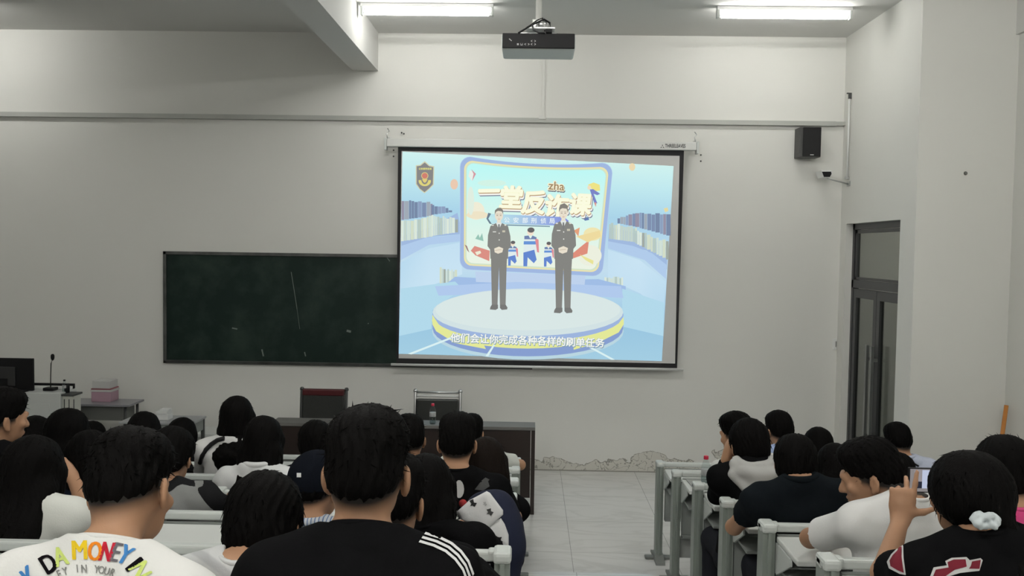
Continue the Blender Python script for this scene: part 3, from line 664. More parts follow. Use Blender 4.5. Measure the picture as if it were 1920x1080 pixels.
# ------------------------------------------------------------------ front of the room
# long presidium table
TX0, TX1, TY, TZ = -2.32, .066, 7.84, .795
pt = thing('presidium_table', 'long dark reddish brown table with grey top in front of the screen', 'table', ((TX0 + TX1) / 2, TY + .2, 0))
M_wood = mat('dark_red_brown_veneer', (.017, .010, .008), .4, vary=.3, vscale=5)
MB().box(TX0, TY - .02, TZ - .03, TX1, TY + .22, TZ, .003).build('table_top', mat('greyish_table_top', (.13, .127, .12), .45), pt)
MB().box(TX0 + .04, TY, .15, TX1 - .04, TY + .02, TZ - .031).build('front_panel', M_wood, pt)
for x in (TX0, TX1 - .035): MB().box(x, TY - .01, .001, x + .035, TY + .21, TZ - .031).build('end_panel', M_wood, pt)
MB().box(TX0 + .04, TY + .05, TZ - .25, TX1 - .04, TY + .20, TZ - .23).build('under_shelf', M_wood, pt)
# conference chairs
def chair(cx, cy, label, seat_m, gap):
    t = thing('conference_chair', label, 'chair', (cx, cy, 0), 'conference chairs behind the long table'); w_ = .225
    for s in (-1, 1):
        MB().tube([(cx + s * w_, cy - .22, .012), (cx + s * w_, cy - .20, .44)], .014).build('front_leg', M_dark, t)
        MB().tube([(cx + s * w_, cy + .24, .012), (cx + s * w_, cy + .20, .44), (cx + s * w_, cy + .24, .93), (cx + s * w_, cy + .25, .955)], .015).lathe((cx + s * w_, cy + .25, .94), [(.02, 0), (.022, .02), (.012, .032)], 10).build('back_post', M_dark if not gap else M_chrome, t)
        MB().tube([(cx + s * w_, cy - .20, .44), (cx + s * w_, cy - .21, .64), (cx + s * w_, cy + .22, .66)], .013).build('armrest', M_dark, t)
    MB().box(cx - w_ + .01, cy - .23, .42, cx + w_ - .01, cy + .2, .485, .02).build('seat', seat_m, t)
    top = .88 if gap else .955
    MB().box(cx - w_ + .016, cy + .195, .5, cx + w_ - .016, cy + .245, top, .014).build('backrest', seat_m, t)
    MB().tube([(cx - w_, cy + .25, .94), (cx + w_, cy + .25, .94)], .011).build('top_rail', M_chrome if gap else mat('dark_red_leather', (.07, .008, .010), .4), t)
    if not gap: MB().box(cx - w_ + .016, cy + .19, top - .06, cx + w_ - .016, cy + .25, top + .004, .01).build('head_pad', MATS['dark_red_leather'], t)
    else: MB().tube([(cx - w_, cy + .25, .905), (cx + w_, cy + .25, .905)], .013).build('cross_rail', M_white, t)
M_lth = mat('black_leather', (.022, .024, .022), .45, bump=.2, bscale=120)
c = at(608, 757, 8.75); chair(c.x, 8.5, 'dark chair with a dark red top pad behind the long table, left of the bottle', M_lth, False)
c = at(821, 758, 8.75); chair(c.x, 8.5, 'black chair with chrome top rails behind the long table, behind the bottle', M_lth, True)
c = at(812, 801, TY + .1); bottle(Vector((c.x, TY + .06, TZ)), .185, 'clear water bottle with red cap standing on the dark long table', M_red, M_lab, 'water bottles')
c = at(1320, 904, 5.87); bottle(Vector((c.x, 5.82, tier(2) + .715)), .20, 'clear water bottle with red cap on the second desk row beside the aisle', M_red, M_lab, 'water bottles')

# lectern with its equipment
LY = 8.05; lx0, lx1, lz = -5.6, at(113, 742, LY).x, .985; lx2 = at(135, 748, LY).x
M_lect = mat('lectern_white', (.54, .56, .545), .4)
lec = thing('lectern', 'white steel teaching lectern at left front with black-topped side wing', 'lectern', ((lx0 + lx2) / 2, LY + .3, 0))
MB().box(lx0, LY, .04, lx1, LY + .30, lz, .006).build('body', M_lect, lec)
MB().box(lx1 + .002, LY + .03, .04, lx2, LY + .16, lz - .03).build('side_cabinet', mat('lectern_cream', (.52, .53, .48), .45), lec)
MB().box(lx1 + .002, LY + .01, lz - .03, lx2 + .008, LY + .18, lz - .012, .003).build('side_top', M_dark, lec)
MB().box(lx0 + .02, LY + .02, .001, lx2 - .02, LY + .15, .039).build('plinth', M_dark, lec)
b = MB()
for i in range(3): b.box(lx1 + .02 + i * .045, LY + .024, lz - .16, lx1 + .026 + i * .045, LY + .0305, lz - .06)
b.build('vent_slots', M_dark, lec)
MB().box(lx0 + .1, LY - .006, .12, lx1 - .1, LY - .0005, lz - .1, .002).build('front_door', M_lect, lec)
mo = at(63, 672, LY + .12); mb = at(63, 739, LY + .12)
mt = thing('computer_monitor', 'black computer monitor seen from behind on the white lectern', 'monitor', (mo.x - .27, LY + .12, lz))
MB().box(mo.x - .54, LY + .10, mb.z, mo.x, LY + .135, mo.z, .006).build('screen_housing', M_black, mt)
MB().box(mo.x - .38, LY + .085, mb.z + .08, mo.x - .16, LY + .10, mo.z - .08, .006).build('back_cover', mat('monitor_back', (.016, .016, .017), .5), mt)
MB().box(mo.x - .31, LY + .08, lz + .012, mo.x - .23, LY + .1, mb.z + .15).box(mo.x - .38, LY + .03, lz + .001, mo.x - .16, LY + .2, lz + .014, .004).build('stand', M_black, mt)
m0 = at(95, 739, LY + .15); m1 = at(98.5, 664, LY + .13)
mc = thing('gooseneck_microphone', 'thin black gooseneck microphone standing on the lectern', 'microphone', (m0.x, LY + .15, lz))
MB().box(m0.x - .05, LY + .10, lz + .001, m0.x + .05, LY + .195, lz + .03, .006).build('base', M_black, mc)
MB().tube([(m0.x, LY + .15, lz + .03), (m0.x + .002, LY + .15, lz + .15), (m0.x + .012, LY + .14, lz + .26), (m1.x, LY + .13, m1.z - .05)], .0045).build('gooseneck', M_black, mc)
MB().lathe((m1.x, LY + .13, m1.z - .06), [(.006, 0), (.014, .012), (.017, .03), (.016, .05), (.008, .062)], 14).build('capsule', M_black, mc)
k0 = at(65, 731, LY + .35); k1 = at(117, 731, LY + .35)
kb = thing('control_panel', 'low black control panel lying behind the microphone on the lectern', 'control panel', ((k0.x + k1.x) / 2, LY + .38, lz))
MB().box(k0.x, LY + .205, lz + .001, lx1 - .01, LY + .245, lz + .03, .004).build('plate', M_white, kb); MB().box(k0.x, LY + .25, lz + .002, lx1 - .005, LY + .28, lz + .05, .004).build('rear_rail', M_black, kb)
MB().box(k0.x - .06, LY + .02, lz + .001, k0.x + .10, LY + .08, lz + .014, .003).build('front_strip', M_black, kb)
q = at(123, 742, LY + .12); bottle(Vector((q.x, LY + .10, lz - .012)), .125, 'small clear water bottle with black cap on the lectern wing', M_black, M_lab, 'water bottles')
q = at(134, 742, LY + .2); tag(MB().lathe((q.x, LY + .12, lz - .012), [(.022, 0), (.024, .004), (.024, .07), (.020, .075), (.020, .085)], 16).build('black_cup', M_black), 'small black cup beside the small bottle on the lectern wing', 'cup')

# steel side desk with a pile of boxes
DYF = 8.72; a_ = at(152, 754, DYF); b_ = at(238, 756, DYF); dz = .765
sd = thing('steel_side_desk', 'small grey steel desk behind the lectern carrying pink and white boxes', 'desk', ((a_.x + b_.x) / 2, DYF + .25, 0))
MB().box(a_.x - .25, DYF - .02, dz - .022, b_.x + .03, DYF + .33, dz, .004).build('desk_top', mat('bluish_desk_top', (.22, .22, .24), .3), sd)
MB().box(a_.x - .2, DYF + .03, dz - .17, b_.x - .06, DYF + .30, dz - .024).build('drawer_box', mat('steel_apron', (.12, .125, .115), .5), sd)
for x in (a_.x - .2, b_.x - .03):
    for y in (DYF + .03, DYF + .30):
        MB().tube([(x, y, .002), (x, y, dz - .023)], .014).build('leg', M_dark, sd)
for x in (b_.x - .055, ): MB().tube([(x, DYF + .2, .2), (x, DYF + .2, dz - .17)], .012).build('brace', M_dark, sd)
bp = at(198, 748, DYF + .22)
pk = mat('pink_packaging', (.42, .27, .33), .5, vary=.1, vscale=14); wt = mat('white_packaging', (.55, .55, .54), .5)
z_ = dz + .001
for h, wd, m_, l in ((.10, .20, pk, 'mauve pink carton at the bottom of the pile on the steel side desk'), (.022, .215, wt, 'flat white box in the middle of the pile on the steel side desk'), (.012, .205, mat('red_edge', (.30, .10, .12), .5), 'thin dark pink folder under the top carton on the steel side desk'), (.075, .18, wt, 'pale white carton on top of the pile on the steel side desk')):
    o = MB().box(bp.x - wd / 2, DYF + .12, z_, bp.x + wd / 2, DYF + .30, z_ + h, .003).build('carton', m_); tag(o, l, 'box', 'boxes piled on the steel side desk'); z_ += h + .001
# low table with a white box
a_ = at(224, 786, 8.2); b_ = at(362, 786, 8.2); tz = .70
lt_ = thing('grey_side_table', 'grey desk with pale top below the steel desk, in front of the wall at left', 'desk', ((a_.x + b_.x) / 2, 8.4, 0))
MB().box(a_.x, 8.18, tz - .02, b_.x, 8.55, tz, .004).build('desk_top', mat('pale_grey_top', (.34, .35, .36), .35), lt_)
MB().box(a_.x + .06, 8.22, tz - .14, b_.x - .04, 8.58, tz - .021).build('drawer_box', M_panel, lt_)
for x in (a_.x + .05, b_.x - .05):
    for y in (8.22, 8.58): MB().box(x - .015, y - .015, .002, x + .015, y + .015, tz - .021).build('leg', M_dark, lt_)
q = at(309, 783, 8.35)
wb = thing('white_carton', 'small open white carton standing on the grey desk at left', 'box', (q.x, 8.35, tz))
MB().box(q.x - .055, 8.29, tz + .001, q.x + .055, 8.41, tz + .06, .003).build('carton_body', M_white, wb)
MB().box(q.x - .06, 8.28, tz + .061, q.x + .05, 8.40, tz + .085, .003).box(q.x - .03, 8.30, tz + .086, q.x + .055, 8.38, tz + .105, .003).build('lid', M_white, wb)
# pale bench by the wall
a_ = at(372, 812, 8.9); b_ = at(525, 812, 8.9)
bn = thing('pale_wall_bench', 'low pale board unit along the wall behind the front row at left', 'bench', ((a_.x + b_.x) / 2, 9.0, 0))
MB().box(a_.x - .5, 8.85, a_.z - .03, b_.x, 9.25, a_.z, .004).build('bench_top', M_top, bn); MB().box(a_.x - .48, 8.87, .002, b_.x - .02, 9.23, a_.z - .031).build('bench_body', mat('pale_board', (.5, .5, .48), .5), bn)

# papers and small things lying on the desks
def lay(name, label, cat, px, py, k, w_, d_, h, m_, rot=0, group=None):
    zt_ = tier(k) + .7155; dd = ray(px, py); tt = (zt_ - CAMZ) / dd.z; q = CAMP + dd * tt
    y_ = min(max(q.y, rowY(k) - .32 + d_ / 2), rowY(k) - .06 - d_ / 2)
    o = MB().box(-w_ / 2, -d_ / 2, 0, w_ / 2, d_ / 2, h, min(.004, h * .4)).build(name, m_); o.location = (q.x, y_, zt_ + .0005); o.rotation_euler.z = rot
    tag(o, label, cat, group); return o
ppr = mat('printed_paper', (.60, .61, .61), .7, vary=.35, vscale=60)
lay('worksheet', 'printed sheet lying on the third desk row left of the long-haired woman', 'paper', 412, 908, 3, .17, .2, .002, ppr, .1)
lay('worksheet', 'white paper at the left edge of the photo on the sixth desk row', 'paper', 10, 1062, 6, .24, .2, .002, ppr, -.1)
lay('pencil_pouch', 'black soft pouch lying on third desk row beside the printed sheet', 'pouch', 385, 914, 3, .17, .10, .03, M_black, -.1)
lay('open_booklet', 'pale grey booklet on the second desk row beside the red-capped bottle', 'book', 1302, 896, 2, .13, .2, .006, mat('booklet_grey', (.30, .31, .30), .6), .05)
# ------------------------------------------------------------------ people: smooth implicit bodies polygonised by surface nets
V = Vector
def _np(v): return np.array(tuple(v), dtype=np.float32)
class Ops(list):
    def cone(s, a, b, ra, rb, k=.02, op='u', flat=False): s.append(('c', _np(a), _np(b), ra, rb, op, k, flat)); return s
    def ell(s, c, r, R=None, k=.02, op='u'): s.append(('e', _np(c), np.array(r, dtype=np.float32), np.array(R, dtype=np.float32) if R is not None else np.eye(3, dtype=np.float32), op, k)); return s
    def cut(s, p, n): s.append(('p', _np(p), _np(n))); return s
    def fn(s, f): s.append(('f', f)); return s
def polygonise(ops, h):
    lo = np.full(3, 1e9, np.float32); hi = -lo
    def bb(o):
        if o[0] == 'c': return np.minimum(o[1] - o[3], o[2] - o[4]), np.maximum(o[1] + o[3], o[2] + o[4])
        r = o[2].max(); r = np.abs(o[3]) @ o[2]; return o[1] - r, o[1] + r
    for o in ops:
        if o[0] in 'ce' and (o[5] if o[0] == 'c' else o[4]) == 'u':
            a, b = bb(o); lo = np.minimum(lo, a); hi = np.maximum(hi, b)
    lo = lo - 3 * h - .008; n = np.ceil((hi + .008 - lo) / h).astype(int) + 4
    ax = [(lo[i] + h * np.arange(n[i])).astype(np.float32) for i in range(3)]
    f = np.full(n, .3, np.float32)
    for o in ops:
        if o[0] == 'p':
            f = np.maximum(f, (ax[0] - o[1][0])[:, None, None] * o[2][0] + (ax[1] - o[1][1])[None, :, None] * o[2][1] + (ax[2] - o[1][2])[None, None, :] * o[2][2]); continue
        if o[0] == 'f': f = f + o[1](ax[0][:, None, None], ax[1][None, :, None], ax[2][None, None, :]); continue
        a, b = bb(o); k = o[6] if o[0] == 'c' else o[5]; m = k + 3 * h
        i0 = np.clip(np.floor((a - m - lo) / h).astype(int), 0, n); i1 = np.clip(np.ceil((b + m - lo) / h).astype(int) + 1, 0, n)
        if (i1 <= i0).any(): continue
        sl = tuple(slice(i0[i], i1[i]) for i in range(3))
        x = ax[0][sl[0]][:, None, None]; y = ax[1][sl[1]][None, :, None]; z = ax[2][sl[2]][None, None, :]
        if o[0] == 'c':
            A, B = o[1], o[2]; ba = B - A; L2 = float(ba @ ba) + 1e-12
            px, py, pz = x - A[0], y - A[1], z - A[2]
            t0 = (px * ba[0] + py * ba[1] + pz * ba[2]) / L2; t = np.clip(t0, 0, 1)
            d = np.sqrt((px - ba[0] * t) ** 2 + (py - ba[1] * t) ** 2 + (pz - ba[2] * t) ** 2) - (o[3] + (o[4] - o[3]) * t)
            if o[7]: d = np.maximum(d, (t0 - 1) * math.sqrt(L2))
            op = o[5]
        else:
            R = o[3]; px, py, pz = x - o[1][0], y - o[1][1], z - o[1][2]
            q = [px * R[0][j] + py * R[1][j] + pz * R[2][j] for j in range(3)]
            k0 = np.sqrt(sum((q[j] / o[2][j]) ** 2 for j in range(3))); k1 = np.sqrt(sum((q[j] / o[2][j] ** 2) ** 2 for j in range(3)))
            d = k0 * (k0 - 1) / np.maximum(k1, 1e-6); op = o[4]
        F = f[sl]
        if op == 'u': hh = np.maximum(k - np.abs(F - d), 0) / k; f[sl] = np.minimum(F, d) - hh * hh * k * .25
        else: d = -d; hh = np.maximum(k - np.abs(F - d), 0) / k; f[sl] = np.maximum(F, d) + hh * hh * k * .25
    # surface nets
    s = f < 0; c = [q - 1 for q in f.shape]
    P = np.zeros((*c, 3), np.float32); cnt = np.zeros(c, np.int16)
    def sub(a, o): return a[o[0]:o[0] + c[0], o[1]:o[1] + c[1], o[2]:o[2] + c[2]]
    for d in range(3):
        for u in (0, 1):
            for v in (0, 1):
                o0 = [0, 0, 0]; o0[(d + 1) % 3] = u; o0[(d + 2) % 3] = v; o1 = list(o0); o1[d] = 1
                sa, sb = sub(s, o0), sub(s, o1); m = sa != sb
                if not m.any(): continue
                fa, fb = sub(f, o0)[m], sub(f, o1)[m]; t = fa / (fa - fb)
                q = np.tile(np.array(o0, np.float32), (len(t), 1)); q[:, d] = t; P[m] += q; cnt[m] += 1
    act = cnt > 0; idx = np.full(c, -1, np.int64); ii = np.argwhere(act); idx[act] = np.arange(len(ii))
    verts = (ii + P[act] / cnt[act][:, None]) * h + lo
    quads = []
    for d in range(3):
        u, v = (d + 1) % 3, (d + 2) % 3
        a = [slice(1, c[i]) for i in range(3)]; a[d] = slice(0, c[d]); b = list(a); b[d] = slice(1, c[d] + 1)
        sa, sb = s[tuple(a)], s[tuple(b)]; m = np.argwhere(sa != sb)
        if not len(m): continue
        off = np.array([1 if i != d else 0 for i in range(3)]); g = m + off; eu = np.zeros(3, int); eu[u] = 1; ev = np.zeros(3, int); ev[v] = 1
        G = lambda w_: idx[w_[:, 0], w_[:, 1], w_[:, 2]]
        q = np.stack([G(g - eu - ev), G(g - ev), G(g), G(g - eu)], 1); fl = sa[m[:, 0], m[:, 1], m[:, 2]]
        q[~fl] = q[~fl][:, ::-1]; quads.append(q)
    return verts.astype(np.float32), np.concatenate(quads) if quads else np.zeros((0, 4), int)
def np_mesh(name, verts, quads, m_, root, extra=None):
    """verts in the root's own space; extra = (verts, tris) such as loose hair strands in the same mesh"""
    me = bpy.data.meshes.new(name); nq = len(quads)
    loops = quads.ravel().astype(np.int32); st = np.arange(nq, dtype=np.int32) * 4; tot = np.full(nq, 4, np.int32)
    if extra is not None and len(extra[1]):
        ev, et = extra; loops = np.concatenate([loops, (et + len(verts)).ravel().astype(np.int32)])
        st = np.concatenate([st, nq * 4 + np.arange(len(et), dtype=np.int32) * 3]); tot = np.concatenate([tot, np.full(len(et), 3, np.int32)]); verts = np.concatenate([verts, ev.astype(np.float32)])
    me.vertices.add(len(verts)); me.vertices.foreach_set('co', verts.ravel())
    me.loops.add(len(loops)); me.loops.foreach_set('vertex_index', loops); me.polygons.add(len(st))
    me.polygons.foreach_set('loop_start', st); me.polygons.foreach_set('loop_total', tot)
    me.polygons.foreach_set('use_smooth', np.ones(len(st), dtype=bool)); me.update(); me.validate()
    for q in (m_ if isinstance(m_, (list, tuple)) else [m_]): me.materials.append(q)
    o = bpy.data.objects.new(name, me); COL.objects.link(o)
    if root is not None: o.parent = root
    return o
def wrinkle(amp, fr, seed):
    a, b, c = [random.Random(seed).uniform(0, 6) for _ in range(3)]
    return lambda x, y, z: amp * (np.sin(fr * x + 3 * np.sin(fr * .4 * z + a) + b) * np.sin(fr * .8 * z + 2 * np.sin(fr * .5 * x + c)) + .6 * np.sin(fr * 1.9 * z + 4 * np.sin(fr * .6 * x + b) + a + fr * y))
def ik(a, t, l1, l2, pole):
    d = t - a; L = d.length; u = d.normalized()
    if L > (l1 + l2) * .985: L = (l1 + l2) * .985; t = a + u * L
    x = (l1 * l1 - l2 * l2 + L * L) / (2 * L); hgt = math.sqrt(max(0, l1 * l1 - x * x))
    p = (pole - u * pole.dot(u)).normalized(); return a + u * x + p * hgt, t
def hand_ops(O, wr, d, pn, th, curl=(35, 40), s=1.0, spread=.12, thumb=.5, fingers=None):
    """palm and five fingers: d points to the fingertips, pn out of the palm, th to the thumb side"""
    d, th = d.normalized(), th.normalized(); pn = pn.normalized()
    R = Matrix((th, d, pn)).transposed()
    O.ell(wr + d * .045 * s, (.040 * s, .052 * s, .017 * s), R, .015); O.cone(wr, wr + d * .04 * s, .026 * s, .022 * s, .02)
    lens = (.070, .078, .073, .058)
    for i in range(4):
        o = (.030 - .020 * i) * s; dd = (d + th * spread * (1.5 - i) * .5).normalized()
        c1, c2 = fingers[i] if fingers else curl
        c1, c2 = math.radians(c1), math.radians(c1 + c2); L = lens[i] * s
        b0 = wr + d * .082 * s + th * o; j = b0 + (dd * math.cos(c1) + pn * math.sin(c1)) * L * .48; e = j + (dd * math.cos(c2) + pn * math.sin(c2)) * L * .52
        O.cone(wr + d * .06 * s + th * o * .9, b0, .0095 * s, .0095 * s, .008).cone(b0, j, .0095 * s, .0085 * s, .005).cone(j, e, .0085 * s, .0068 * s, .004)
    t0 = wr + d * .022 * s + th * .026 * s; t1 = t0 + (d * (1 - thumb) + th * thumb + pn * .25).normalized() * .040 * s; t2 = t1 + (d * (1.15 - thumb) + th * thumb * .8 + pn * .3).normalized() * .034 * s
    O.cone(t0, t1, .014 * s, .011 * s, .012).cone(t1, t2, .011 * s, .008 * s, .005)

SKIN = (.385, .215, .128)
def skin_m(v=1.0):
    nm = 'skin_%d' % round(v * 100); new = nm not in MATS
    m = mat(nm, tuple(c * v for c in SKIN), .55, bump=.05, bscale=150, spec=.25, vary=.05, vscale=14)
    if new:                                             # clipped stubble below the hairline is a colour of the skin itself
        nt = m.node_tree; b = nt.nodes['Principled BSDF']; src = b.inputs['Base Color'].links[0].from_socket
        a = nt.nodes.new('ShaderNodeAttribute'); a.attribute_name = 'stubble'; mx = nt.nodes.new('ShaderNodeMix'); mx.data_type = 'RGBA'; mx.inputs[7].default_value = (.010, .008, .007, 1)
        nt.links.new(a.outputs['Fac'], mx.inputs[0]); nt.links.new(src, mx.inputs[6]); nt.links.new(mx.outputs[2], b.inputs['Base Color'])
    return m
M_hair = mat('black_hair', (.0032, .0029, .0028), .6, bump=.0, spec=.035)
M_hair_br = mat('dark_brown_hair', (.0085, .006, .0048), .6, spec=.04)
def hair_texture(m, sc):
    nt = m.node_tree; b = nt.nodes['Principled BSDF']; tc = nt.nodes.new('ShaderNodeTexCoord'); mp = nt.nodes.new('ShaderNodeMapping'); mp.inputs['Scale'].default_value = (sc, sc, sc * .07)
    n = nt.nodes.new('ShaderNodeTexNoise'); n.inputs['Scale'].default_value = 1; n.inputs['Detail'].default_value = 3
    bp = nt.nodes.new('ShaderNodeBump'); bp.inputs['Strength'].default_value = .55; bp.inputs['Distance'].default_value = .004
    nt.links.new(tc.outputs['Object'], mp.inputs[0]); nt.links.new(mp.outputs[0], n.inputs['Vector']); nt.links.new(n.outputs['Fac'], bp.inputs['Height']); nt.links.new(bp.outputs[0], b.inputs['Normal'])
hair_texture(M_hair, 260); hair_texture(M_hair_br, 260)
def cloth(name, col, rough=.9): return mat(name, col, rough, bump=.12, bscale=220, spec=.03 if max(col) < .03 else .2)
TROUSER = cloth('dark_trousers', (.015, .016, .02)); JEANS = cloth('blue_jeans', (.03, .045, .08)); M_shoe = mat('pale_trainers', (.45, .45, .44), .6)

def person(label, px, top, k, Y=None, hs=1.0, yaw=0, pitch=12, roll=0, hair='short', hm=None, shirt=((.012, .012, .013), 'short'), sw=1.0, byaw=0, h=None, dx=0.0, dyh=0.0,
           arms=(None, None), skin=1.0, legs=None, neck=(0, 0, 0), collar='crew', tufts=None, group='seated students', hw=1.0, slim=.70, hb=.025, wr=1.0, hip_y=None):
    """px/top: photo pixel of the crown of the hair; k: desk row the person sits at; yaw+ turns the head left, pitch+ looks down, roll+ tips it right"""
    Yd = rowY(k + 1) + .25 if Y is None else Y
    h = h or (.005 if Yd < 2.2 else .006 if Yd < 3 else .0075 if Yd < 4.4 else .009)
    zf = tier(k); crown = at(px, top, Yd); hy = rowY(k + 1) + .20 if hip_y is None else hip_y
    root = thing('person', label, 'person', (crown.x + dx, hy, zf), group); O3 = V(root.location)
    Rh = (Matrix.Rotation(math.radians(yaw), 3, 'Z') @ Matrix.Rotation(math.radians(-pitch), 3, 'X') @ Matrix.Rotation(math.radians(roll), 3, 'Y'))
    Hc = crown - O3 - V((0, 0, .132 * hs)); H = lambda x, y, z: Hc + Rh @ (V((x, y, z)) * hs)
    Rb = Matrix.Rotation(math.radians(byaw), 3, 'Z'); Bd = lambda x, y, z: Rb @ V((x, y, z))
    rad = np.array(Rh)
    # skeleton
    nb = Hc + Rh @ V((0, -.03, -.10)) * hs + Bd(0, -.030 - .0010 * max(0, pitch), -.024) + V(neck)      # base of the neck
    hip = V((0, 0, .53)); ax_ = (nb - hip).normalized(); fw = Bd(0, 1, 0); fw = (fw - ax_ * fw.dot(ax_)).normalized(); rt = fw.cross(ax_).normalized()
    Rt = Matrix((rt, fw, ax_)).transposed(); TL_ = (nb - hip).length; hx = hw * hs
    T = lambda x, y, z: nb + rt * x + fw * y + ax_ * z                     # torso frame hanging from the neck base
    sh = [T(s * .168 * sw, .005, -.088) for s in (-1, 1)]
    ua, fa = .285 * (.9 + .1 * sw), .245
    dz = .73 + .015
    A = []
    for i, s in enumerate((-1, 1)):
        a = arms[i] or {}
        tgt = V(a['hand']) if 'hand' in a else (V((s * .13, .40, dz + .02)))
        if 'hand_w' in a: tgt = V(a['hand_w']) - O3
        pole = V(a.get('pole', (s * 1.0, -.25, -.75)))
        if 'elbow_w' in a:
            el = V(a['elbow_w']) - O3; wrp = tgt
            d0 = el - sh[i]; 
        else: el, wrp = ik(sh[i], tgt, ua, fa, pole)
        A.append((el, wrp, a))
    # body surface
    O = Ops()
    def torso(O, g, low=True):
        L = TL_
        O.ell(T(0, -.01, -.20), (.152 * sw + g, .098 + g, .19 + g), Rt, .06); O.ell(T(0, .0, -.36), (.135 * sw + g, .094 + g, .18), Rt, .06)
        O.ell(hip + V((0, 0, .0)), (.158 * (.5 + .5 * sw) + g, .118 + g, .13), None, .08)
        O.cone(T(0, .0, -.34), hip + V((0, .01, .02)), .10 * (.5 + .5 * sw) + g, .105 + g, .06)
        O.cone(sh[0], sh[1], .058 + g, .058 + g, .05)
        for s in (-1, 1): O.cone(T(s * .042, -.012, -.0), T(s * .150 * sw, -.002, -.072), .036 + g, .046 + g, .04)
        O.cone(T(-.035, -.022, -.012), T(.035, -.022, -.012), .038 + g, .038 + g, .03)
    torso(O, -.004)
    O.cone(Hc + Rh @ V((0, -.022, -.045)) * hs, nb + ax_ * -.03, .052 * (.4 + .6 * hs), .058, .03)
    for i, s in enumerate((-1, 1)):
        el, wrp, a = A[i]
        O.cone(sh[i], el, .046, .037, .03).cone(el, wrp, .038, .024, .015)
        fd = (wrp - el).normalized(); hd = V(a['dir']) if 'dir' in a else (fd + V((-s * .35, .2, -.1))).normalized()
        pn = V(a.get('palm', (0, 0, -1))); pn = (pn - hd * pn.dot(hd)).normalized(); th = hd.cross(pn) * (1 if s < 0 else -1)
        if 'thumbdir' in a: th = V(a['thumbdir']); th = (th - hd * th.dot(hd)).normalized(); pn2 = hd.cross(th); pn = pn2 if pn2.dot(pn) > 0 else -pn2
        hand_ops(O, wrp, hd, pn, th, a.get('curl', (30, 35)), 1.0, a.get('spread', .12), a.get('thumb', .5), a.get('fingers'))
    # head
    def E(c, r, k_=.02, op='u', R=None): O.ell(H(*c), tuple(q * hs for q in r), rad if R is None else np.array(Rh @ R), k_, op)
    E((0, -.010, .022), (.075, .094, .088), .02); E((0, .030, -.035), (.060, .066, .078), .03); E((0, .042, -.078), (.043, .045, .036), .03); E((0, -.035, -.02), (.066, .066, .07), .03)
    O.cone(H(0, .088, .008), H(0, .112, -.036), .008 * hs, .0125 * hs, .014); 
    for s in (-1, 1):
        E((s * .013, .103, -.040), (.008, .009, .007), .008); E((s * .031, .094, .002), (.016, .012, .011), .012, 's'); E((s * .031, .082, .001), (.0125, .0125, .0125), .003); E((s * .045, .075, -.028), (.018, .014, .016), .02)
        Re = Matrix.Rotation(s * .42, 3, 'Z') @ Matrix.Rotation(.18, 3, 'X')
        E((s * .082, -.008, -.018), (.009, .019, .033), .006, 'u', Re); E((s * .090, -.001, -.016), (.008, .010, .018), .005, 's', Re)
        E((s * .078, .002, -.045), (.007, .009, .010), .006)
    O.cone(H(-.030, .095, .018), H(.030, .095, .018), .010 * hs, .010 * hs, .015)
    E((0, .097, -.066), (.022, .008, .0055), .006); E((0, .095, -.077), (.019, .009, .006), .006); E((0, .094, -.0715), (.020, .010, .0016), .003, 's')
    # legs (mostly inside the trousers)
    kn = [V((s * .11, .36, .49)) for s in (-1, 1)]; an = [V((s * .12, .33, .09)) for s in (-1, 1)]
    for i in (0, 1): O.cone(hip + V(((-1, 1)[i] * .08, 0, -.02)), kn[i], .07, .05, .04).cone(kn[i], an[i], .048, .032, .02)
    v_, q_ = polygonise(O, h); bo_ = np_mesh('body', v_, q_, skin_m(skin), root)
    cropped = hair in ('short', 'crop', 'fade', 'shaggy')
    pz = {'short': -.080, 'crop': -.072, 'fade': -.066, 'bowl': -.088, 'shaggy': -.092}.get(hair, 0); pn_ = np.array((0, .45, -1.0)) / math.hypot(.45, 1)
    if cropped:
        L3 = (v_ - _np(Hc)) @ np.array(Rh) / hs; dpl = (L3 - np.array((0, -.09, pz))) @ pn_
        st = np.clip(1 - (dpl + .022) / (.040 if hair == 'fade' else .026), 0, 1) ** 1.3 * (L3[:, 1] < .035 + .4 * np.maximum(0, L3[:, 2])) * (L3[:, 2] > -.13) * (np.abs(L3[:, 0]) < .079)
        at_ = bo_.data.attributes.new('stubble', 'FLOAT', 'POINT')
        if len(at_.data) == len(st): at_.data.foreach_set('value', st.astype(np.float32))
    # hair
    HO = Ops(); hmat = hm or M_hair
    def HE(c, r, k_=.02, op='u'): HO.ell(H(*c), (r[0] * (hx if op == 'u' else hs), r[1] * hs, r[2] * hs), rad, k_, op)
    hang = lambda x, y, z: Hc + V((x, y, z)) * hs
    nst = 46
    if hair in ('short', 'crop', 'fade', 'bowl', 'shaggy'):
        if hair == 'bowl': HE((0, -.012, .026), (.096, .112, .104)); HE((0, -.045, -.035), (.086, .070, .07), .03)
        elif hair == 'shaggy': HE((0, -.008, .034), (.098, .116, .102)); HE((0, -.055, -.03), (.082, .062, .07), .03)
        else:
            sx_ = .080 if hair == 'fade' else .084
            HE((0, -.010, .034), (sx_, .106, .097)); HE((0, -.050, -.012), (.074, .060, .066), .03)
            if hair == 'short': HE((0, .01, .085), (.076, .088, .050), .03)
            if hair == 'fade': HE((0, .0, .075), (.080, .098, .058), .03)
        HE((0, .108, -.042), (.074, .060, .080), .012, 's'); HE((0, .115, -.005), (.058, .045, .050), .02, 's')
        for s in (-1, 1): HE((s * .088, .004, -.040), (.020, .026, .042), .008, 's')
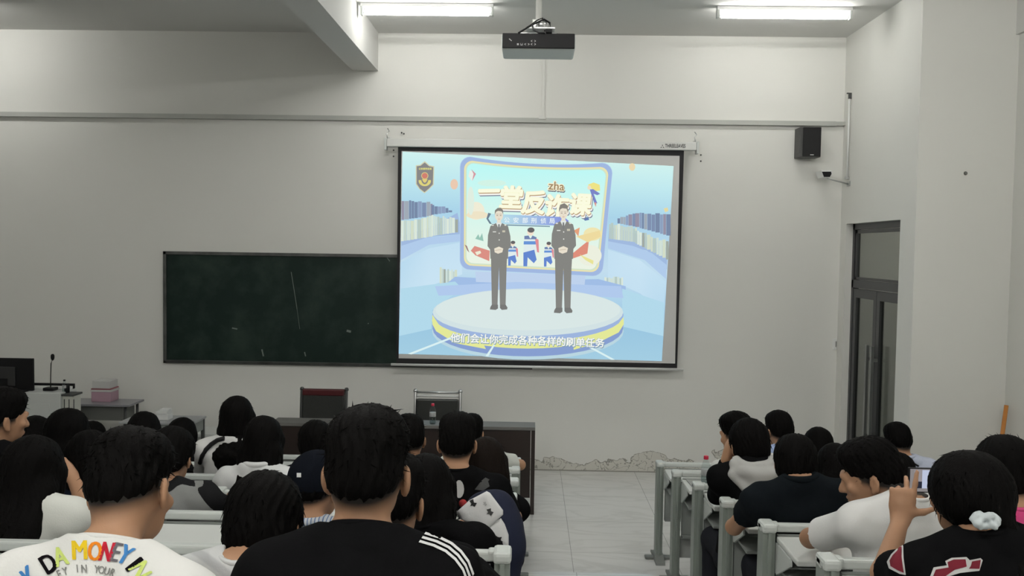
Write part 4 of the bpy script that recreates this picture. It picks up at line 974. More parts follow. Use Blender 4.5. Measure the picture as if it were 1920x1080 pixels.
        if hair == 'bowl': HO.cut(H(0, -.09, pz), Rh @ V((0, .18, -1)).normalized())
        else:
            c0_, n0_ = _np(H(0, -.09, pz)), _np(Rh @ V((0, .45, -1)).normalized())
            def thin(x, y, z):                           # the cut gets thinner towards the nape until it meets the skin
                d = (x - c0_[0]) * n0_[0] + (y - c0_[1]) * n0_[1] + (z - c0_[2]) * n0_[2]
                t = np.clip((d + .060 * hs) / (.060 * hs), 0, 1.6); return t * t * .020 * hs + .0012 * t * np.sin(260 * x + 90 * y) 
            HO.fn(thin)
        am, nfr = (.0022, 30)
    else:
        HE((0, -.012, .026), (.096, .113, .104))
        am, nfr = (.0016, 40)
        if hair in ('bob', 'long', 'verylong'):
            HE((0, -.035, -.055), (.094, .088, .095), .04)
            for s in (-1, 1): HO.cone(H(s * .074, .02, .0), H(s * .078, .03, -.11), .030 * hs, .020 * hs, .03)
        if hair == 'bob': HO.cone(H(-.05, -.055, -.08), H(.05, -.055, -.08), .05 * hs, .05 * hs, .03)
        if hair in ('long', 'verylong'):
            ln = .34 if hair == 'long' else .46
            for xx in (-.062, -.022, .022, .062): HO.cone(hang(xx * 1.05, -.062, -.05), hang(xx * .98, -.135 - hb, -ln * .55), .046 * hs, .044 * hs, .03); HO.cone(hang(xx * .98, -.135 - hb, -ln * .55), hang(xx * .66, -.178 - 1.3 * hb, -ln), .044 * hs, .024 * hs, .03)
        if hair in ('pony', 'lowpony'):
            HE((0, -.04, -.015), (.088, .078, .07), .03)
            kz = .045 if hair == 'pony' else -.05
            if hair == 'pony':
                HO.cone(H(0, -.115, kz), H(0, -.155, kz - .01), .026 * hs, .034 * hs, .02); HO.cone(H(0, -.155, kz), hang(0, -.16, -.15), .036 * hs, .040 * hs, .03); HO.cone(hang(0, -.16, -.15), hang(.0, -.14, -.27), .040 * hs, .012 * hs, .03)
            else:
                HO.cone(H(.02, -.08, -.05), H(.045, -.115, -.085), .045 * hs, .020 * hs, .03); HO.cone(H(.045, -.115, -.085), hang(.07, -.15, -.20), .020 * hs, .042 * hs, .02); HO.cone(hang(.07, -.15, -.20), hang(.10, -.15, -.40), .042 * hs, .02 * hs, .02)
        HE((0, .106, -.040), (.062, .055, .088), .012, 's'); HE((0, .118, .0), (.046, .04, .05), .02, 's')
        if hair in ('bob',): HO.cut(H(0, -.05, -.135), Rh @ V((0, 0, -1)))
    Rhi = np.array(Rh.transposed(), dtype=np.float32); hc = _np(Hc); sd = random.Random(label).uniform(0, 9)
    def strands(x, y, z):
        X = (x - hc[0]) * Rhi[0][0] + (y - hc[1]) * Rhi[0][1] + (z - hc[2]) * Rhi[0][2]; Yy = (x - hc[0]) * Rhi[1][0] + (y - hc[1]) * Rhi[1][1] + (z - hc[2]) * Rhi[1][2]; Z = (x - hc[0]) * Rhi[2][0] + (y - hc[1]) * Rhi[2][1] + (z - hc[2]) * Rhi[2][2]
        az = np.arctan2(X, Yy + .02 - .3 * np.maximum(Z, 0)); return .0022 * hs * np.sin(X * 38 + sd) * np.sin(Z * 34 + 2 * sd) * np.sin(Yy * 30 + sd) + am * hs * (np.sin(az * nfr + 4 * np.sin(Z * 28 + sd)) + .7 * np.sin(az * 17 + sd + 3 * np.sin(Z * 15)))
    HO.fn(strands)
    hh_ = max(.0055, h * .8); hv, hq = polygonise(HO, hh_)
    ex = None
    nt_ = tufts if tufts is not None else (420 if Yd < 2.2 else 240 if Yd < 3.6 else 110 if Yd < 5.1 else 50)
    if nt_ and len(hv):
        rn = np.random.RandomState(int(px * 7 + top) % 9999); pk_ = rn.randint(0, len(hv), nt_); p0 = hv[pk_]; L3 = (p0 - hc) @ np.array(Rh)
        spiky = hair in ('short', 'crop', 'fade', 'shaggy')
        out = L3 / (np.linalg.norm(L3, axis=1)[:, None] + 1e-6); down = np.tile(np.array([0, 0, -1.0]), (nt_, 1)); fwd = np.tile(np.array([0, 1.0, 0]), (nt_, 1))
        d_ = (out * .36 + fwd * .45 + down * .55 + rn.normal(0, .25, (nt_, 3))) if spiky else (out * .16 + down * 1.0 + rn.normal(0, .14, (nt_, 3)))
        d_ = d_ - out * np.minimum(0, (d_ * out).sum(1))[:, None]; keep = ~((L3[:, 1] > .055) & (L3[:, 2] < .04) & (np.abs(L3[:, 0]) < .075))
        keep &= (L3[:, 2] > (.0 if spiky else -.5) * hs)
        d_ = d_ / np.linalg.norm(d_, axis=1)[:, None]; ln_ = rn.uniform(.010, .027, nt_) * (1.0 if spiky else 1.2) * hs
        dw = d_ @ np.array(Rh).T; sd_ = np.cross(dw, rn.normal(0, 1, (nt_, 3))); sd_ /= np.linalg.norm(sd_, axis=1)[:, None]; wd = (rn.uniform(.0016, .0036, nt_) * hs)[:, None]; s2 = np.cross(dw, sd_)
        base = p0 - dw * .008 - (out @ np.array(Rh).T) * .003; tip = p0 + dw * ln_[:, None]
        ev = np.stack([base + sd_ * wd, base - sd_ * wd * .5 + s2 * wd * .87, base - sd_ * wd * .5 - s2 * wd * .87, tip], 1)[keep]; n_ = len(ev)
        bi = (np.arange(n_) * 4)[:, None]; et = np.concatenate([bi + np.array([[0, 1, 3]]), bi + np.array([[1, 2, 3]]), bi + np.array([[2, 0, 3]])]); ex = (ev.reshape(-1, 3), et)
    ho = np_mesh('hair', hv, hq, hmat, root, ex)
    # shirt
    col, slv = shirt[0], shirt[1]; sm = shirt[2] if len(shirt) > 2 else cloth('cloth_%d_%d_%d' % tuple(round(c * 999) for c in col), col)
    SO = Ops(); torso(SO, .014)
    for i, s in enumerate((-1, 1)):
        el, wrp, a = A[i]; d_ = (el - sh[i])
        if slv == 'short': SO.cone(sh[i], sh[i] + d_ * slim, .066, .064, .04, 'u', True)
        elif slv == 'long':
            SO.cone(sh[i], el, .062, .052, .04); SO.cone(el, wrp - (wrp - el).normalized() * .01, .052, .038, .02, 'u', True)
        elif slv == 'half': SO.cone(sh[i], el, .064, .058, .04); SO.cone(el, el + (wrp - el) * .3, .056, .05, .02, 'u', True)
    if collar != 'none':
        SO.cone(Hc + Rh @ V((0, .005, -.06)) * hs, nb + ax_ * .012 + fw * .012, .056, .058, .010, 's')
        SO.ell(nb + fw * .055 + ax_ * .02, (.066, .06, .055), np.array(Rt), .02, 's'); SO.cut(nb + ax_ * .034, (ax_ - fw * .05).normalized()) if pitch < 60 else None
    SO.fn(wrinkle(.0034 * wr, 24, label)); SO.cut(hip + V((0, 0, -.10)), (0, 0, -1))
    v_, q_ = polygonise(SO, h * 1.05); so = np_mesh('shirt', v_, q_, sm, root)
    if collar in ('shirt', 'polo'):
        CO = Ops(); n0 = nb + ax_ * .022
        for k_ in range(16):
            a0, a1 = [math.radians(200 - 220 * t / 16 + 0) for t in (k_, k_ + 1)]; g = lambda a_: n0 + rt * .068 * math.cos(a_ + PI) * 1.0 - fw * .066 * math.sin(a_) + ax_ * .012 * math.sin(a_) + fw * .004
            CO.cone(g(a0), g(a1), .014, .014, .006)
        v_, q_ = polygonise(CO, .006); np_mesh('collar', v_, q_, sm, root)
    elif collar == 'crew':
        CO = MB(); n0 = nb + ax_ * .022
        ring = [O3 + n0 + rt * .069 * math.cos(t) + fw * (.066 * math.sin(t) + .004) + ax_ * (-.022 * math.sin(t) * (1 if math.sin(t) > 0 else .25)) for t in [2 * PI * j / 28 for j in range(29)]]
        CO.tube(ring, .0075, 8, False); CO.build('neckband', sm, root)
    # trousers and shoes
    TO = Ops(); TO.ell(hip + V((0, 0, -.03)), (.172, .14, .11), None, .05)
    for i, s in enumerate((-1, 1)): TO.cone(hip + V((s * .085, 0, -.025)), kn[i], .086, .066, .05).cone(kn[i], an[i], .066, .052, .03, 'u', True)
    v_, q_ = polygonise(TO, .016); np_mesh('trousers', v_, q_, legs or TROUSER, root)
    for i, s in enumerate((-1, 1)):
        XO = Ops(); XO.ell(an[i] + V((0, .06, -.048)), (.044, .125, .040), None, .02).ell(an[i] + V((0, -.01, -.02)), (.04, .05, .05), None, .03).cut(an[i] + V((0, 0, -.086)), (0, 0, -1))
        v_, q_ = polygonise(XO, .012); np_mesh('shoe', v_, q_, M_shoe, root)
    bpy.context.view_layer.update()
    return dict(root=root, shirt=so, hair=ho, H=lambda *p: O3 + H(*p), T=lambda *p: O3 + T(*p), hang=lambda *p: O3 + hang(*p), Rh=Rh, Rt=Rt, O=O3, arms=A, sm=sm, hmat=hmat, hs=hs, nb=O3 + nb, fw=fw, rt=rt, ax=ax_)

def snap_path(target, px, lift):
    bpy.context.view_layer.update(); me = target.data; off = target.matrix_world.translation
    bv = BVHTree.FromPolygons([v.co + off for v in me.vertices], [tuple(p.vertices) for p in me.polygons]); out = []
    for x, y in px:
        hit = bv.ray_cast(CAMP, ray(x, y))[0]
        if hit is not None: out.append(hit - ray(x, y) * lift)
    return out
def decal(name, polys, target, m_, root, lift=.002, grid=5.0):
    """lay flat printed shapes (given where the photo shows them) onto the real cloth surface"""
    bpy.context.view_layer.update(); me = target.data; off = target.matrix_world.translation
    bv = BVHTree.FromPolygons([v.co + off for v in me.vertices], [tuple(p.vertices) for p in me.polygons])
    b = bmesh.new()
    for pts in polys:
        if isinstance(pts, tuple) and len(pts) == 2 and isinstance(pts[1], list) and pts[1] and isinstance(pts[1][0], tuple) and isinstance(pts[0], list):
            vv = [b.verts.new((x, y, 0)) for x, y in pts[0]]
            for f in pts[1]:
                try: b.faces.new([vv[i] for i in f])
                except ValueError: pass
        else: b.faces.new([b.verts.new((x, y, 0)) for x, y in pts])
    bmesh.ops.triangulate(b, faces=b.faces[:])
    for _ in range(4):
        es = [e for e in b.edges if e.calc_length() > grid]
        if not es: break
        bmesh.ops.subdivide_edges(b, edges=es, cuts=1); bmesh.ops.triangulate(b, faces=b.faces[:])
    kill = []
    for v in b.verts:
        d = ray(v.co.x, v.co.y); hit, nrm, i_, dist = bv.ray_cast(CAMP, d)
        if hit is None: kill.append(v)
        else: v.co = hit + (nrm if nrm.dot(d) < 0 else -nrm) * lift - root.location
    bmesh.ops.delete(b, geom=kill, context='VERTS')
    mm = bpy.data.meshes.new(name); b.to_mesh(mm); b.free(); mm.materials.append(m_)
    o = bpy.data.objects.new(name, mm); COL.objects.link(o); o.parent = root; return o
def glyph(ch, cx, cy, hgt, rot=0, sx=1.0, slant=0.0, bold=.02):
    v, f = text_mesh(ch, bold); c = (v.max(0) + v.min(0)) / 2; k = hgt / (v[:, 1].max() - v[:, 1].min()); cr, sr = math.cos(math.radians(rot)), math.sin(math.radians(rot)); out = []
    for a, q in (v - c) * k:
        a = (a + slant * q) * sx; q = -q; out.append((cx + a * cr + q * sr, cy - a * sr + q * cr))
    return (out, [tuple(x) for x in f])
def child(name, p, m_, fn):
    b = MB(); fn(b); return b.build(name, m_, p['root'])

BLK = (.0045, .0045, .005); WHT = (.66, .66, .64)
# ------------------------------------------------------------------ the audience, left block, front rows first
person('person with black bob and dark top, left of the ponytailed woman in white', 342, 782, 1, hair='bob', shirt=(BLK, 'long'), pitch=8, yaw=-12)
person('person in white tee with elbow out over the aisle by the long table', 884, 777, 1, hair='short', shirt=((.60, .62, .58), 'short'), arms=(None, {'hand': (.12, .36, .79), 'pole': (1, .1, -.2)}), skin=1.05, dx=.07)
person('person with long black hair in front of grey side table, left of the black bob', 270, 771, 2, hair='long', shirt=(BLK, 'long'), hs=1.0)
person('long-haired person in black farthest forward at left, below the lectern', 66, 779, 2, hair='bob', hs=1.08, shirt=(BLK, 'long'))
person('small dark head just right of the large black hair below the steel side desk', 172, 789, 1, hair='bob', hs=1.0, shirt=(BLK, 'long'))
kp = person('woman in white shirt with low black ponytail and black shoulder strap', 444, 741, 2, hair='bob', hs=1.06, shirt=((.62, .62, .61), 'half'), dx=-.03, pitch=4, yaw=8, legs=JEANS)
hg = kp['hang']
O = Ops(); kl = lambda *q: hg(*q) - kp['O']
for i in (-2, -1, 0, 1, 2): O.cone(kl(.02 + i * .016, -.09, -.11), kl(.02 + i * .036, -.155, -.20), .03, .036, .03).cone(kl(.02 + i * .036, -.155, -.20), kl(.04 + i * .028, -.15, -.40), .036, .016, .03)
O.fn(wrinkle(.003, 90, 'tail')); v_, q_ = polygonise(O, .008); np_mesh('ponytail', v_, q_, M_hair, kp['root'])
child('hair_tie', kp, mat('tie_grey', (.10, .10, .10), .6), lambda b: b.tube([hg(.02 + .058 * math.cos(t), -.10 + .040 * math.sin(t), -.125) for t in [2 * PI * i / 16 for i in range(17)]], .008, 6))
b = MB(); pth = snap_path(kp['shirt'], [(420, 822), (408, 825), (396, 833), (386, 843), (379, 855), (375, 868)], .010)
if len(pth) > 2: b.tube(pth, .014, 8); b.build('bag_strap', M_black, kp['root'])
person('large puffy black hair of a person below the steel side desk', 126, 764, 3, hair='long', hs=1.14, shirt=(BLK, 'long'), pitch=10)
lp = person('woman with long straight black hair and striped white shirt, right of the white-shirted ponytail', 494, 779, 3, hair='verylong', hs=1.06, shirt=((.60, .61, .61), 'short'), collar='shirt', dx=.0)
person('short-haired dark head between the capped man and the red-topped chair', 592, 789, 2, hair='shaggy', hs=1.1, shirt=(BLK, 'short'))
person('short-haired man, one ear showing, just right of the large middle head', 767, 778, 3, hair='short', yaw=14, shirt=(BLK, 'short'), hs=1.0, skin=.9)
person('woman with long dark brown hair leaning over the desk by the aisle', 914, 819, 3, hair='verylong', hs=1.08, hm=M_hair_br, roll=-12, pitch=22, shirt=(BLK, 'long'), dx=-.05, sw=.95, arms=(None, {'hand': (-.02, .38, .77), 'pole': (.1, -.4, -1)}))
# fourth and fifth rows
person('man at left edge of the photo with short black hair, ear and cheek showing', 2, 728, 4, hair='short', yaw=-38, pitch=6, shirt=(BLK, 'short'), skin=.85, hs=1.03)
fp = person('long-haired person in navy tee with glasses, chin resting on a fist', 166, 806, 4, hair='long', yaw=48, hs=1.08, shirt=((.012, .016, .028), 'short'),
            arms=({'hand_w': at(134, 892, 3.84), 'elbow_w': at(160, 945, 3.72), 'dir': (-.75, .15, .55), 'palm': (.3, .5, -.6), 'curl': (85, 80), 'thumb': .3}, None), dyh=.05)
Hq = fp['H']; b = MB()
for s in (-1, 1):
    b.tube([Hq(s * .033 + .024 * math.cos(t), .112, .002 + .02 * math.sin(t)) for t in [2 * PI * i / 16 for i in range(17)]], .0022, 6); b.tube([Hq(s * .057, .11, .006), Hq(s * .08, .0, .008)], .002, 6)
b.tube([Hq(-.01, .114, .004), Hq(.01, .114, .004)], .002, 6); b.build('glasses', M_white, fp['root'])
hp = person('person with dark bob in a grey vest over black sleeves, behind the MONEY tee', 322, 801, 4, hair='shaggy', hs=1.02, shirt=((.012, .012, .013), 'long'), pitch=14, dx=.07, skin=.95)
def over(p, name, col, amin, builder, h=.011):
    O = Ops(); builder(O, lambda *q: p['T'](*q) - p['O']); O.fn(wrinkle(.004, 26, name)); v_, q_ = polygonise(O, h); return np_mesh(name, v_, q_, cloth(name + '_cloth', col), p['root'])
def vest(O, T_):
    Rt = np.array(hp['Rt'])
    O.ell(T_(0.02, -.02, -.19), (.182, .132, .20), Rt, .05).ell(T_(.05, -.01, -.10), (.17, .10, .10), Rt, .05).cone(T_(-.06, -.01, -.01), T_(.15, 0, -.07), .06, .07, .04)
    O.ell(T_(0, .03, .02), (.07, .09, .08), Rt, .02, 's').cut(T_(0, 0, -.37), -V((0, .1, 1)))
over(hp, 'grey_vest', (.17, .175, .17), 0, vest)
qp = person('short-haired man with both ears showing in black tee with pale back print', 858, 775, 4, hair='short', hs=1.0, shirt=(BLK, 'short'), pitch=6, sw=1.06)
ep = person('woman with long black hair in a white sweater at the lower left', 62, 815, 5, hair='verylong', hs=1.07, shirt=((.62, .63, .59), 'long'), dx=.02, pitch=10, sw=1.05, neck=(0, .02, .05), hb=.085)
mp_ = person('man in a navy cap and blue striped white shirt, in front of the large middle head', 596, 842, 5, hair='crop', hs=1.0, shirt=((.5, .54, .6), 'short', None), yaw=-20, pitch=8, collar='shirt', dx=-.02) if False else None
def stripes(name, base, ln, scale, axis='X'):
    m = cloth(name, base); nt = m.node_tree; b = nt.nodes['Principled BSDF']; tc = nt.nodes.new('ShaderNodeTexCoord'); wv = nt.nodes.new('ShaderNodeTexWave'); wv.bands_direction = axis; wv.inputs['Scale'].default_value = scale; wv.inputs['Distortion'].default_value = .6
    rp = nt.nodes.new('ShaderNodeValToRGB'); rp.color_ramp.elements[0].position = .12; rp.color_ramp.elements[0].color = (*ln, 1); rp.color_ramp.elements[1].position = .3; rp.color_ramp.elements[1].color = (*base, 1)
    nt.links.new(tc.outputs['Object'], wv.inputs['Vector']); nt.links.new(wv.outputs['Fac'], rp.inputs[0]); nt.links.new(rp.outputs[0], b.inputs['Base Color']); return m
mp_ = person('man in a navy cap and blue striped white shirt, left of the large middle head', 594, 846, 5, hair='crop', hs=1.0, shirt=((.5, .54, .6), 'short', stripes('blue_striped_cotton', (.50, .53, .57), (.12, .18, .32), 26)), yaw=-20, pitch=8, collar='shirt', dx=-.02)
def cap_ops(p):
    O = Ops(); Hh = lambda *q: p['H'](*q) - p['O']; R = np.array(p['Rh'])
    O.ell(Hh(0, -.008, .030), (.100, .117, .106), R, .01).cut(Hh(0, 0, .002), p['Rh'] @ V((0, .12, -1)))
    O.cone(Hh(-.05, .10, .018), Hh(.05, .10, .018), .018, .018, .01).ell(Hh(0, .135, .012), (.075, .065, .010), R, .01); return O
v_, q_ = polygonise(cap_ops(mp_), .007); cap = np_mesh('cap', v_, q_, cloth('navy_cap_twill', (.005, .0062, .0095)), mp_['root'])
decal('cap_badge', [[(557, 887), (565, 887), (565, 895), (557, 895)]], cap, M_white, mp_['root'], .002)
up = person('woman with smooth long black hair in a black top beside the starred bag', 802, 850, 5, hair='long', hs=1.0, shirt=(BLK, 'half'), roll=-8, pitch=14, dx=.05, yaw=-8)
# sixth and seventh rows
bp_ = person('person with black bowl cut and white patterned tee left of the large man in black', 496, 884, 6, hair='bowl', hs=1.12, pitch=26, shirt=((.63, .64, .64), 'short', stripes('embossed_white_tee', (.63, .64, .64), (.50, .51, .52), 5, 'DIAGONAL')), skin=1.1, Y=2.46, dx=-.02, neck=(-.01, 0, .05))
tp = person('short-haired person in black with one ear showing, half behind the large middle head', 738, 852, 6, hair='short', hs=1.02, shirt=(BLK, 'long'), yaw=-6, dx=.08, Y=2.5, skin=1.0, sw=1.05)
gp = person('man in a white tee with multicoloured MONEY lettering across its back, lower left', 246, 806, 7, hair='fade', hs=1.02, Y=1.98, pitch=22, roll=-8, yaw=-6, shirt=((.70, .70, .68), 'short'), skin=.95, sw=1.08, neck=(0, -.005, .0), dx=-.02)
cs = {'yellow': (.72, .50, .02), 'orange': (.75, .22, .015), 'red': (.42, .012, .03), 'slate': (.12, .115, .13), 'blue': (.05, .19, .45), 'black': (.006, .005, .006), 'lime': (.55, .66, .18)}
for ch, x, y, r, c, sl, s_ in (('D', 92.5, 1057, 32, 'black', 0, .75), ('A', 114, 1044, 16, 'lime', 0, .72), ('M', 150, 1032, 2, 'yellow', 0, .78), ('O', 179, 1034, -4, 'orange', 0, .66), ('N', 201, 1035, -6, 'red', .28, .62), ('E', 218, 1036, -12, 'slate', .2, .66), ('Y', 235, 1041, -26, 'blue', .1, .7), ('I', 252, 1059, -52, 'black', 0, 1.5), ('N', 263, 1071, -64, 'lime', 0, .8), ('K', 58, 1079, 42, 'blue', 0, .8)):
    decal('letter', [glyph(ch, x + o_, y, 35, r, s_, sl, .0) for o_ in (-1.6, -.8, 0, .8, 1.6)], gp['shirt'], cloth('print_' + c, cs[c]), gp['root'], .0025, 6)
for ch, x, y, r in (('E', 112, 1077, 24), ('Y', 123, 1072, 16), ('I', 145.5, 1067, 4), ('N', 158, 1067, 2), ('Y', 182, 1068, -8), ('O', 191, 1069, -12), ('U', 201, 1071, -18), ('R', 212, 1074, -24)):
    decal('letter', [glyph(ch, x + o_, y, 15, r, .7, 0, .0) for o_ in (-.4, .4)], gp['shirt'], cloth('print_grey', (.20, .20, .19)), gp['root'], .0025, 6)
op = person('large man in black tee with white stripes along the right shoulder, nearest the camera', 690, 764, 7, hair='fade', hs=1.06, Y=1.92, pitch=2, shirt=((.0045, .0045, .005), 'short'), sw=1.13, skin=.85)

def band(p, a, c, n=6):
    """a printed stripe between two pixel paths"""
    return [[a[i], a[i + 1], c[i + 1], c[i]] for i in range(len(a) - 1)]
wst = cloth('white_stripe', (.60, .60, .60))
pa_ = [(795, 1003), (822, 1011), (845, 1022), (863, 1037), (876, 1055), (885, 1079)]
for i, (o, w_) in enumerate(((0, 5), (9, 5), (18, 5))):
    f = lambda d: [(x - d * .55, y + d * .8) for x, y in pa_]
    decal('shoulder_stripe', band(op, f(o - 4), f(o - 4 + w_)), op['shirt'], wst, op['root'], .003, 5)

# right block
person('man in light blue shirt in front row of the right block, head turned left', 1462, 771, 1, hair='short', hs=1.05, yaw=14, shirt=((.34, .43, .66), 'short'), collar='shirt', dx=-.03)
person('person with black bob and white collar, right of the navy-black polo shirt', 1535, 800, 2, hair='bob', hs=.9, shirt=(WHT, 'short'), collar='shirt')
x6 = person('short-haired man in pale blue shirt below the right edge of the glass door', 1684, 793, 1, hair='short', hs=.98, yaw=12, shirt=((.50, .54, .66), 'short'), collar='shirt', dx=.06)
pth = snap_path(x6['shirt'], [(1694, 858), (1703, 863), (1712, 868), (1722, 874)], .006)
if len(pth) > 2: child('bag_strap', x6, M_black, lambda b: b.tube(pth, .007, 6))
person('person in white shirt just left of the grey-hooded one, face turned left', 1383, 773, 2, hair='short', hs=1.04, yaw=42, shirt=((.62, .62, .60), 'long'), dx=.07, byaw=15, skin=1.05, arms=({'hand': (-.06, .34, .79), 'pole': (-.5, -.4, -.9)}, None))
w2 = person('person in black sweater with pale grey hood, hand pressed to cheek', 1405, 783, 3, hair='bowl', hs=1.10, yaw=6, shirt=(BLK, 'long'), collar='none',
            arms=({'hand_w': at(1362, 862, 4.80), 'elbow_w': at(1345, 928, 4.88), 'dir': (.12, .05, 1), 'palm': (1, .1, 0), 'curl': (25, 30)}, None), wr=.8, neck=(0, 0, .04))
def hood(O, T_):
    Rt = np.array(w2['Rt'])
    O.ell(T_(0, -.075, -.015), (.118, .075, .05), Rt, .03).ell(T_(0, -.105, -.075), (.080, .045, .06), Rt, .03).ell(T_(0, -.115, -.125), (.040, .028, .045), Rt, .03)
    for s in (-1, 1): O.cone(T_(s * .105, -.03, .0), T_(s * .07, .065, -.02), .036, .028, .03).cone(T_(s * .12, -.06, -.035), T_(s * .03, -.12, -.115), .03, .025, .03)
    for i in range(10):
        a0, a1 = [math.radians(180 + 18 * j) for j in (i, i + 1)]; g = lambda a: T_(.092 * math.cos(a), .075 * math.sin(a) - .012, .030 + .012 * math.sin(a))
        O.cone(g(a0), g(a1), .023, .023, .006)
    O.ell(T_(0, .012, .03), (.066, .066, .07), Rt, .01, 's')
over(w2, 'hood', (.40, .40, .385), 0, hood, .009)
person('dark-haired head bowed behind the white tee man, beside the pale blue shirt', 1684, 850, 3, hair='shaggy', hs=.95, pitch=30, shirt=(BLK, 'short'), dx=.06)
x4 = person('girl with short black hair and a white hair clip, left of the white tee man', 1566, 830, 3, hair='bob', hs=.93, yaw=6, shirt=(WHT, 'short'), dx=-.02)
child('hair_clip', x4, M_white, lambda b: b.tube([at(1562, 872, 4.655), at(1573, 864, 4.655)], .004, 6))
x2 = person('man in navy-black polo shirt leaning on the desk right of the grey hood', 1492, 812, 4, hair='bowl', hs=1.0, yaw=-8, shirt=((.0065, .0085, .0105), 'short'), sw=1.10, dx=.03, collar='polo',
            arms=({'hand_w': at(1420, 960, 4.42), 'elbow_w': at(1376, 988, 4.12), 'palm': (0, 0, -1)}, None), skin=.95, slim=.5, neck=(0, -.02, .055))
x5 = person('man in plain white tee, face in profile turned left', 1636, 822, 5, hair='short', hs=1.02, yaw=68, pitch=16, shirt=((.68, .68, .67), 'short'), sw=1.08, dx=.06, byaw=12,
            arms=({'hand_w': at(1572, 1004, 3.62), 'elbow_w': at(1519, 1009, 3.42), 'palm': (0, 0, -1)}, None), skin=.8, neck=(.03, -.04, .05))
x9 = person('person in bright pink tee with ruffled short black hair at right edge', 1886, 817, 5, hair='shaggy', hs=1.0, shirt=((.52, .055, .18), 'short'), pitch=10, skin=1.0, sw=1.05, dx=.04)
ph = at(1752, 900, 2.86)
x8 = person('woman in black tee with red back print, white scrunchie, holding up a phone', 1818, 842, 6, hair='lowpony', hs=1.0, hw=1.10, neck=(0, 0, .035), yaw=12, pitch=6, shirt=(BLK, 'short'), Y=2.46, sw=1.04, dx=.07, skin=.95,
            arms=({'hand_w': at(1689, 972, 2.76), 'elbow_w': at(1658, 1075, 2.62), 'dir': (.10, .10, 1), 'palm': (.75, .65, 0), 'thumbdir': (.9, -.25, .1), 'fingers': ((3, 6), (40, 30), (80, 80), (90, 80)), 'spread': .10, 'thumb': .85},
                  {'hand_w': at(1806, 952, 2.84), 'pole': (1, -.2, -.9), 'dir': (-.25, .2, 1), 'palm': (-.6, .5, 0)}))
sc_ = Ops(); c0 = at(1848, 976, 2.31) - x8['O']
for i in range(9):
    t = 2 * PI * i / 9; sc_.ell(c0 + V((.026 * math.cos(t), .006 * math.sin(3 * t), .013 * math.sin(t))), (.014, .014, .014), None, .008)
sc_.fn(wrinkle(.0025, 130, 'scrunchie')); v_, q_ = polygonise(sc_, .004); np_mesh('scrunchie', v_, q_, cloth('white_satin', (.55, .60, .62), .5), x8['root'])
child('side_strands', x8, M_hair, lambda b: [b.tube([at(1772 + i * 3, 880 + i * 6, 2.50), at(1752 + i * 4, 915, 2.53), at(1743 + i * 6, 935, 2.54), at(1757 + i * 6, 965 - i * 4, 2.53)], .0035, 6, True, .001) for i in range(4)] + [b.tube([at(1765 - i * 2, 868 + i * 5, 2.48), at(1746 + i, 900 + i * 4, 2.50), at(1744 + i * 2, 925 + i * 5, 2.50), at(1750 + i * 3, 945 + i * 5, 2.49)], .004, 6, True, .001) for i in range(4)])
red = cloth('dark_red_print', (.16, .016, .028)); wl = cloth('white_outline', (.55, .55, .54))
decal('back_print_outline', [[(1744, 1080), (1750, 1064), (1775, 1060), (1772, 1052), (1784, 1046), (1812, 1044), (1818, 1050), (1838, 1046), (1842, 1050), (1836, 1070), (1800, 1074), (1780, 1080)]], x8['shirt'], wl, x8['root'], .002, 5)
decal('back_print', [[(1749, 1080), (1754, 1068), (1778, 1064), (1776, 1054), (1788, 1049), (1810, 1048), (1812, 1062), (1790, 1068), (1772, 1080)], [(1820, 1060), (1822, 1052), (1838, 1049), (1836, 1066), (1816, 1066)]], x8['shirt'], red, x8['root'], .0035, 5)
decal('sleeve_print_outline', [[(1694, 1012), (1695, 1046), (1699, 1078), (1688, 1076), (1668, 1066), (1664, 1054), (1672, 1040), (1682, 1030)]], x8['shirt'], wl, x8['root'], .002, 5)
decal('sleeve_print', [[(1692, 1020), (1692, 1046), (1696, 1074), (1686, 1070), (1672, 1062), (1670, 1052), (1676, 1042), (1684, 1034)]], x8['shirt'], red, x8['root'], .0035, 5)
# the phone she holds
pa, pb = at(1702, 876, 2.86), at(1800, 925, 2.86)
pc = (pa + pb) / 2; hw, hh = .085, .041
pho = thing('smartphone', 'black smartphone held sideways by the woman in black, its camera view showing the lit screen', 'phone', pc)
MB().box(pc.x - hw, pc.y - .004, pc.z - hh, pc.x + hw, pc.y + .004, pc.z + hh, .003).build('phone_case', M_black, pho)
b = MB(); Yp = pc.y - .0045; cols_ = []
q = lambda x0, z0, x1, z1, y: b.bm.faces.new([b.bm.verts.new(v) for v in ((pc.x + x0, y, pc.z + z0), (pc.x + x1, y, pc.z + z0), (pc.x + x1, y, pc.z + z1), (pc.x + x0, y, pc.z + z1))])
for mi, r in enumerate(((-.079, -.037, .079, .037), (-.066, -.004, -.040, .034), (-.066, -.026, -.040, -.004), (-.040, -.026, .03, .034), (.03, -.026, .079, .034), (-.016, -.014, -.010, .012), (-.004, -.014, .002, .014))):
    f = q(*r, Yp - .0003 * (mi > 0) - .0003 * (mi > 4)); f.material_index = mi
b.build('display', [emit('display_grey', lin((128, 124, 124))), emit('display_wall', lin((140, 136, 140))), emit('display_board', lin((38, 40, 52))), emit('display_screen', lin((176, 184, 206))), emit('display_wall_b', lin((140, 136, 140))), emit('display_figure', lin((120, 122, 136))), emit('display_figure_b', lin((122, 124, 140)))], pho)
MB().lathe((0, 0, 0), [(.006, 0), (.006, .002)], 12).build('lens', M_dark, pho).matrix_local = Matrix.Translation((-.065, .0062, .028)) @ Matrix.Rotation(-PI / 2, 4, 'X')

